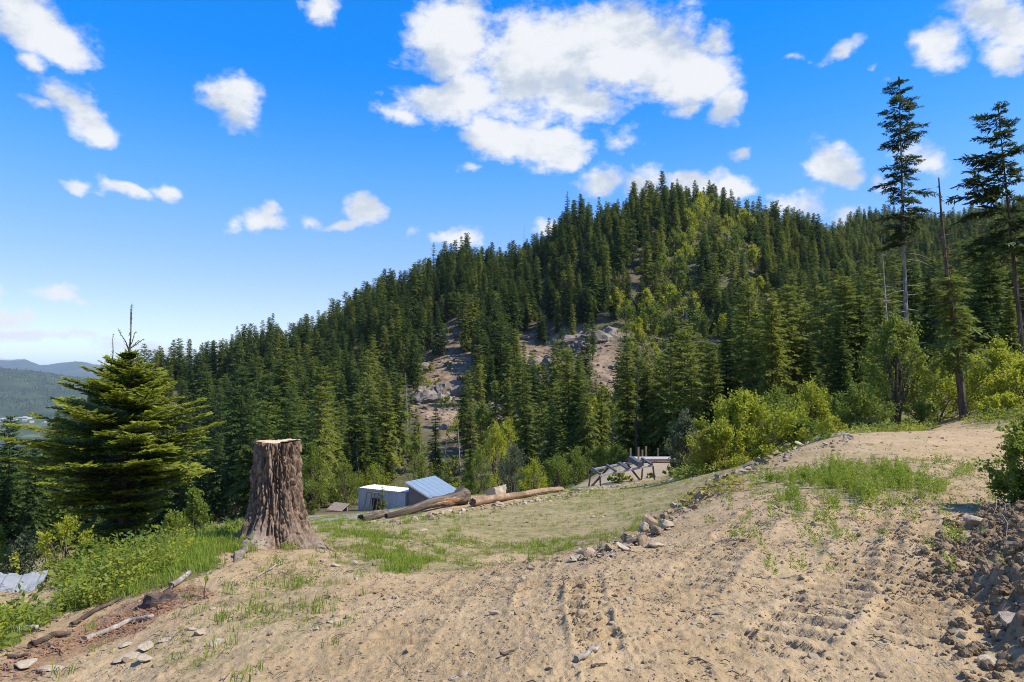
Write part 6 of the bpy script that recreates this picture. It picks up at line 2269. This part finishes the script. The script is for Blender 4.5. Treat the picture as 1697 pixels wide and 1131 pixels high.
def put(name, x, y, z, s, pk, src, g, tilt=.0):
    n = len(x)
    scatter(name, np.stack([x, y, z], 1), np.stack([g.uniform(-tilt, tilt, n), g.uniform(-tilt, tilt, n), g.uniform(0, 6.28, n)], 1), np.stack([s, s, s * g.uniform(.8, 1.2, n)], 1), pk, src)


g, x, Y, z, px, py, lush, thin, mul, pad = blanket(901, 46000, 90000)
left = (px < 470) & ((py > 850) | (Y > 8))
clump = fbm(x * 2.2, Y * 2.2, 3, 95)
bank = sst(-clump, -.2, .5)
prob = lush * np.where(left & (lush > .9), .9, sst(clump, -.2, .4) * .9) + thin * 1.5 * sst(clump, -.5, .45) * (lush < .3)
k_ = g.uniform(0, 1, len(x)) < prob
upper = (px > 1150) & (Y > 7)
src = [tuft(1, 16, .17, .045, .008), tuft(2, 14, .13, .05, .008, .7), tuft(3, 18, .22, .05, .008, .6), horsetail(4, .22), horsetail(5, .30), tuft(6, 14, .07, .06, .007, .9, 'grass_dry'), tuft(7, 10, .055, .06, .007, .9, 'grass')]
pk = np.where(upper, g.choice([3, 4, 4, 1], len(x)), g.choice([0, 1, 1, 5], len(x)))
pk = np.where((lush < .3), g.choice([5, 6, 6, 1], len(x)), pk)
pk = np.where((lush >= .25) & (lush < .6), g.choice([1, 6, 5], len(x)), pk)
s = g.uniform(.55, 1.25, len(x)) * np.where(left, .85, .8) * (.7 + .3 * sst(lush, .3, 1))
put('grass', x[k_], Y[k_], z[k_], s[k_], pk[k_], src, g, .15)
# loose single tufts over the left foreground
g, x, Y, z, px, py, lush, thin, mul, pad = blanket(902, 16000, 9000)
zone_ = (ell(px, py, 440, 1020, 190, 90, -25) + .5 * ell(px, py, 650, 920, 200, 50, -10) + .35 * ell(px, py, 1420, 820, 260, 70, -8) + .12 * (py > 880) * (px > 1000) * (py < 960) + .5 * ell(px, py, 850, 900, 160, 40) + .4 * ell(px, py, 120, 1090, 160, 40, -10))
k_ = g.uniform(0, 1, len(x)) < np.clip(zone_, 0, 1) * sst(fbm(x * 1.7, Y * 1.7, 3, 97), -.05, .45) * .55
s = g.uniform(.35, 1.1, len(x))
put('grass_tufts', x[k_], Y[k_], z[k_], s[k_], np.where(px[k_] > 1150, 3, g.choice([0, 1, 6], k_.sum())), src, g, .2)
# broad-leaved weeds on the left bank
g, x, Y, z, px, py, lush, thin, mul, pad = blanket(903, 26000, 30000)
wp = (lush > .9) * (px < 330) * (.25 + .75 * sst(fbm(x * 1.1, Y * 1.1, 3, 96), -.2, .3)) * (.25 + .75 * sst(px, 300, 120))
wp = np.maximum(wp, (Y > 26) * (px > 1120) * thin * .9)
wp = np.maximum(wp, (Y > 12) * (px < 420) * .9) * ~((px < 110) & (py > 930) & (py < 1025))
k_ = (g.uniform(0, 1, len(x)) < wp * .6)
put('weeds', x[k_], Y[k_], z[k_], g.uniform(.6, 1.3, k_.sum()) * np.where(Y[k_] > 14, 1.7, 1), g.choice([0, 1, 2, 3], k_.sum()), [weed(1, .20, 40, .06), weed(2, .14, 34, .05), weed(3, .26, 46, .065, 'leaf_green'), weed(4, .18, 40, .045, 'leaf_bright')], g, .2)

# pebbles, stones, clods and twigs strewn over the soil
CHIP = [rock_mesh('pebble', 580 + q, M['stone_pale' if q < 2 else 'stone'], 1, .45, 5, .03) for q in range(4)]
CLOD = [rock_mesh('clod', 590 + q, M['clod_dry'], 1, .7, 2, .25) for q in range(3)]
g, x, Y, z, px, py, lush, thin, mul, pad = blanket(904, 30000, 22000)
dens = np.clip(.30 + .5 * fbm(x * .8, Y * .8, 3, 98), .08, 1) * (1 - .75 * sst(lush, .2, .8))
k_ = g.uniform(0, 1, len(x)) < dens
s = np.clip(g.lognormal(-4.6, .62, len(x)), .005, .07) * (1 + .8 * (Y > 14))
put('gravel', x[k_], Y[k_], z[k_] + s[k_] * .1, s[k_], g.integers(0, 4, k_.sum()), CHIP, g, .4)
g, x, Y, z, px, py, lush, thin, mul, pad = blanket(905, 90000, 12000)
dens = np.clip(.22 + .75 * fbm(x * 1.3, Y * 1.3, 3, 99), .04, 1) * (1 - sst(lush, .2, .7)) * (py > 0)
for (poly, hw, pitch, dep, sk) in TRACKS:
    s_, l_, d_, tot = poly_coord(x, Y, poly)
    dens = np.maximum(dens, .9 * np.exp(-((d_ - hw * 1.15) / .08) ** 2))
k_ = g.uniform(0, 1, len(x)) < dens * .8
s = np.clip(g.lognormal(-4.95, .5, len(x)), .004, .035)
put('soil_clods', x[k_], Y[k_], z[k_] + s[k_] * .15, s[k_], g.integers(0, 3, k_.sum()), CLOD, g, .8)
# clods of the mound and at its foot
CLOD2 = [rock_mesh('mound_clod', 596 + q, M['clod'], 3, .8, 2, .30) for q in range(4)]
g = np.random.default_rng(906)
kk = g.integers(0, len(MX), 60000)
kk = kk[(MP[kk] > 0) & (g.uniform(0, 1, len(kk)) < .25 + .5 * sst(MP[kk], 0, .4))]
kk = kk[:16000]
s = np.clip(g.lognormal(-4.05, .55, len(kk)), .007, .065)
put('mound_clods', MX[kk] + g.uniform(-.01, .01, len(kk)), MY[kk], np.maximum(MZ[kk], gz(MX[kk], MY[kk])) + s * .2, s, g.integers(0, 4, len(kk)), CLOD2, g, .9)
# red-brown bark chips
cb_ = MB()
g = np.random.default_rng(907)
dd = unit(g.normal(0, 1, (9, 3)) * [1, 1, .25])
rhombs(cb_, g.normal(0, .035, (9, 3)) * [1, 1, .25] + [0, 0, .008], dd, unit(np.cross(dd, [[0.1, .2, 1.]])), g.uniform(.03, .07, 9), g.uniform(.008, .018, 9), g.uniform(0, 1, 9))
M['chip'] = foliage('red_bark_chips', (.17, .075, .040), (.33, .165, .085), (.38, .24, .14), .05, 3.0, .4)
g, x, Y, z, px, py, lush, thin, mul, pad = blanket(908, 60000, 100)
k_ = g.uniform(0, 1, len(x)) < mul * .85 * sst(fbm(x * 2, Y * 2, 3, 94), -.6, .35)
put('bark_litter', x[k_], Y[k_], z[k_], g.uniform(.5, 1.2, k_.sum()), np.zeros(k_.sum()), [cb_.mesh('bark_chips', [M['chip']])], g, .3)
# twigs and dry litter
tw = MB()
g = np.random.default_rng(909)
for q in range(5):
    a_ = g.normal(0, .06, 3) * [1, 1, 0]; b_ = a_ + g.normal(0, .06, 3) * [1, 1, .1]
    tw.tube(np.array([a_, (a_ + b_) / 2 + [0, 0, .012], b_]), [.003, .003, .002], 3, cap=False)
g, x, Y, z, px, py, lush, thin, mul, pad = blanket(910, 9000, 3000)
k_ = g.uniform(0, 1, len(x)) < .12 + .25 * sst(fbm(x * .9, Y * .9, 2, 93), 0, .4)
put('twig_litter', x[k_], Y[k_], z[k_] + .006, g.uniform(.4, 1.2, k_.sum()), np.zeros(k_.sum()), [tw.mesh('twigs', [M['twig']])], g, .2)
# roots poking out of the mound
for k2, (pa, pb) in enumerate((((1655, 855), (1668, 880)), ((1662, 895), (1668, 925)), ((1652, 862), (1640, 880)))):
    q = gp([pa[0], pb[0]], [pa[1], pb[1]])
    q[:, 2] = mound_z(q[:, 0], q[:, 1]) + np.array([.16, .02])
    c_ = q.mean(0)
    P_ = np.stack([q[0], (q[0] + q[1]) / 2 + [.04, 0, .03], q[1]]) - c_
    o = link('loose_root', MB().tube(P_, [.007, .006, .003], 5).mesh('loose_root', [M['root_wood']]))
    o.location = c_
    tag(o, ('long pale root sticking out of the top of the mound', 'curved pale root hanging on the mound slope', 'short pale root pointing left on the mound')[k2], 'root')

# ------------------------------------------------------------------ valley buildings far below
HB = MB().box((0, 0, 3), (12, 9, 6.0))
HB.add([(-6.6, -5, 6), (6.6, -5, 6), (6.6, 5, 6), (-6.6, 5, 6), (-6.6, 0, 9.5), (6.6, 0, 9.5)], [[0, 1, 5, 4], [2, 3, 4, 5]], 1)
HB.f3.append(np.array([[HB.n - 6, HB.n - 2, HB.n - 3], [HB.n - 5, HB.n - 4, HB.n - 1]])); HB.m3.append(np.array([0, 0]))
M['far_wall'] = simple('pale_house_wall', (.42, .39, .34), .8)
M['far_roof'] = simple('grey_house_roof', (.35, .32, .30), .8)
hm = HB.mesh('house', [M['far_wall'], M['far_roof']])
g = np.random.default_rng(912)
for q in range(28):
    i_, j_ = int(g.integers(2, 26)), int(g.integers(190, 238))
    p = FH[i_, j_]
    if q >= 22:
        yy = g.uniform(3500, 4100); u_ = float(ray(g.uniform(0, 75), 690)[0])
        p = np.array([u_ * yy, yy, gz1(u_ * yy, yy)])
    o = link('house', hm)
    o.location = p
    o.scale = (1.6, 1.6, 1.2)
    o.rotation_euler = (0, 0, g.uniform(0, 3.14))
    tag(o, 'tiny pale house on the far side of the valley, ' + ('on the wooded hill' if q < 22 else 'on the valley floor'), 'house', 'far houses ' + ('on the wooded hill' if q < 22 else 'on the valley floor'))
for k2, (px, w_) in enumerate(((12, 90), (40, 60))):
    yy = 3750 + 90 * k2
    u_ = float(ray(px, 690)[0])
    o = link('warehouse', MB().box((0, 0, 5), (w_, 40, 10)).box((0, 0, 10.6), (w_ + 2, 42, 1.2), None, 1).mesh('warehouse', [M['far_wall'], M['white_metal']]))
    o.location = (u_ * yy, yy, gz1(u_ * yy, yy))
    tag(o, ('long white warehouse on the valley floor at the far left', 'shorter white warehouse on the valley floor right of the long one')[k2], 'warehouse')

g = np.random.default_rng(915)
pts = []
for (pa, pb, n_, sp) in (((800, 846), (960, 818), 150, 5), ((640, 870), (785, 848), 110, 5), ((960, 818), (1160, 790), 70, 5), ((1000, 934), (1130, 850), 120, 10), ((1130, 850), (1330, 745), 110, 6), ((1290, 752), (1420, 728), 60, 6), ((930, 800), (1000, 762), 60, 4)):
    t_ = g.uniform(0, 1, n_)
    q = gp(pa[0] + (pb[0] - pa[0]) * t_ + g.normal(0, sp, n_), pa[1] + (pb[1] - pa[1]) * t_ + g.normal(0, sp * .6, n_))
    pts.append(q)
q = np.concatenate(pts)
s_ = np.clip(g.lognormal(-2.9, .5, len(q)), .02, .15) * np.clip(q[:, 1] / 22, .45, 1.3)
put('rubble', q[:, 0], q[:, 1], q[:, 2] + s_ * .15, s_, g.integers(0, 8, len(q)), PALE + ROCKS[:4], g, .5)

g = np.random.default_rng(917)
n_ = 9000
Y = np.sqrt(g.uniform(140 ** 2, 280 ** 2, n_)); x = g.uniform(-.35, .25, n_) * Y
z = gz(x, Y)
px, py = proj(x, Y, z)
bare = np.zeros(n_)
for e in BARE:
    bare = np.maximum(bare, ell(px, py, *e))
k_ = g.uniform(0, 1, n_) < bare * .55
HR = [rock_mesh('scree_rock', 940 + q, M['rock_hill'], 2, .6, 12, .05) for q in range(4)]
s_ = np.clip(g.lognormal(-.75, .6, n_), .2, 2.2)
put('scree', x[k_], Y[k_], z[k_], s_[k_], g.integers(0, 4, k_.sum()), HR, g, .5)
# grass growing close against the stump and between its roots
c_ = gp(458, 902)[0]
th_ = g.uniform(0, 6.283, 190); rr_ = .52 + .5 * g.uniform(0, 1, 190) ** 1.5
x, Y = c_[0] + np.cos(th_) * rr_, c_[1] + np.sin(th_) * rr_
k_ = g.uniform(0, 1, 190) < np.where(Y < c_[1] - .2, .4, .8)
put('stump_grass', x[k_], Y[k_], gz(x[k_], Y[k_]), g.uniform(.4, 1.0, k_.sum()), g.integers(0, 3, k_.sum()), [tuft(11, 14, .16, .05, .008), weed(12, .14, 26, .05), tuft(13, 12, .10, .05, .008, .8)], g, .2)

# crumbled edges of the lug prints
g = np.random.default_rng(919)
pp, ss_ = [], []
for (poly, hw, pitch, dep, sk) in TRACKS[:3] + TRACKS[4:5]:
    seg = np.hypot(*np.diff(poly, axis=0).T)
    cs_ = np.concatenate([[0], np.cumsum(seg)])
    nl_ = int(cs_[-1] / pitch)
    for q in range(2, nl_ - 1):
        m_ = int(g.integers(10, 40))
        lat = g.uniform(-hw, hw, m_) * .92
        a_ = (q + g.normal(.06, .045, m_)) * pitch - sk * np.abs(lat)
        x_, y_ = np.interp(a_, cs_, poly[:, 0]), np.interp(a_, cs_, poly[:, 1])
        x2, y2 = np.interp(a_ + .1, cs_, poly[:, 0]), np.interp(a_ + .1, cs_, poly[:, 1])
        dl = np.hypot(x2 - x_, y2 - y_) + 1e-6
        pp.append(np.stack([x_ + (y2 - y_) / dl * lat, y_ - (x2 - x_) / dl * lat], 1))
        ss_.append(np.clip(g.lognormal(-5.1, .4, m_), .004, .014))
pp, ss_ = np.concatenate(pp), np.concatenate(ss_)
put('track_crumbs', pp[:, 0], pp[:, 1], gz(pp[:, 0], pp[:, 1]) + ss_ * .3, ss_, g.integers(0, 3, len(ss_)), CLOD, g, .8)
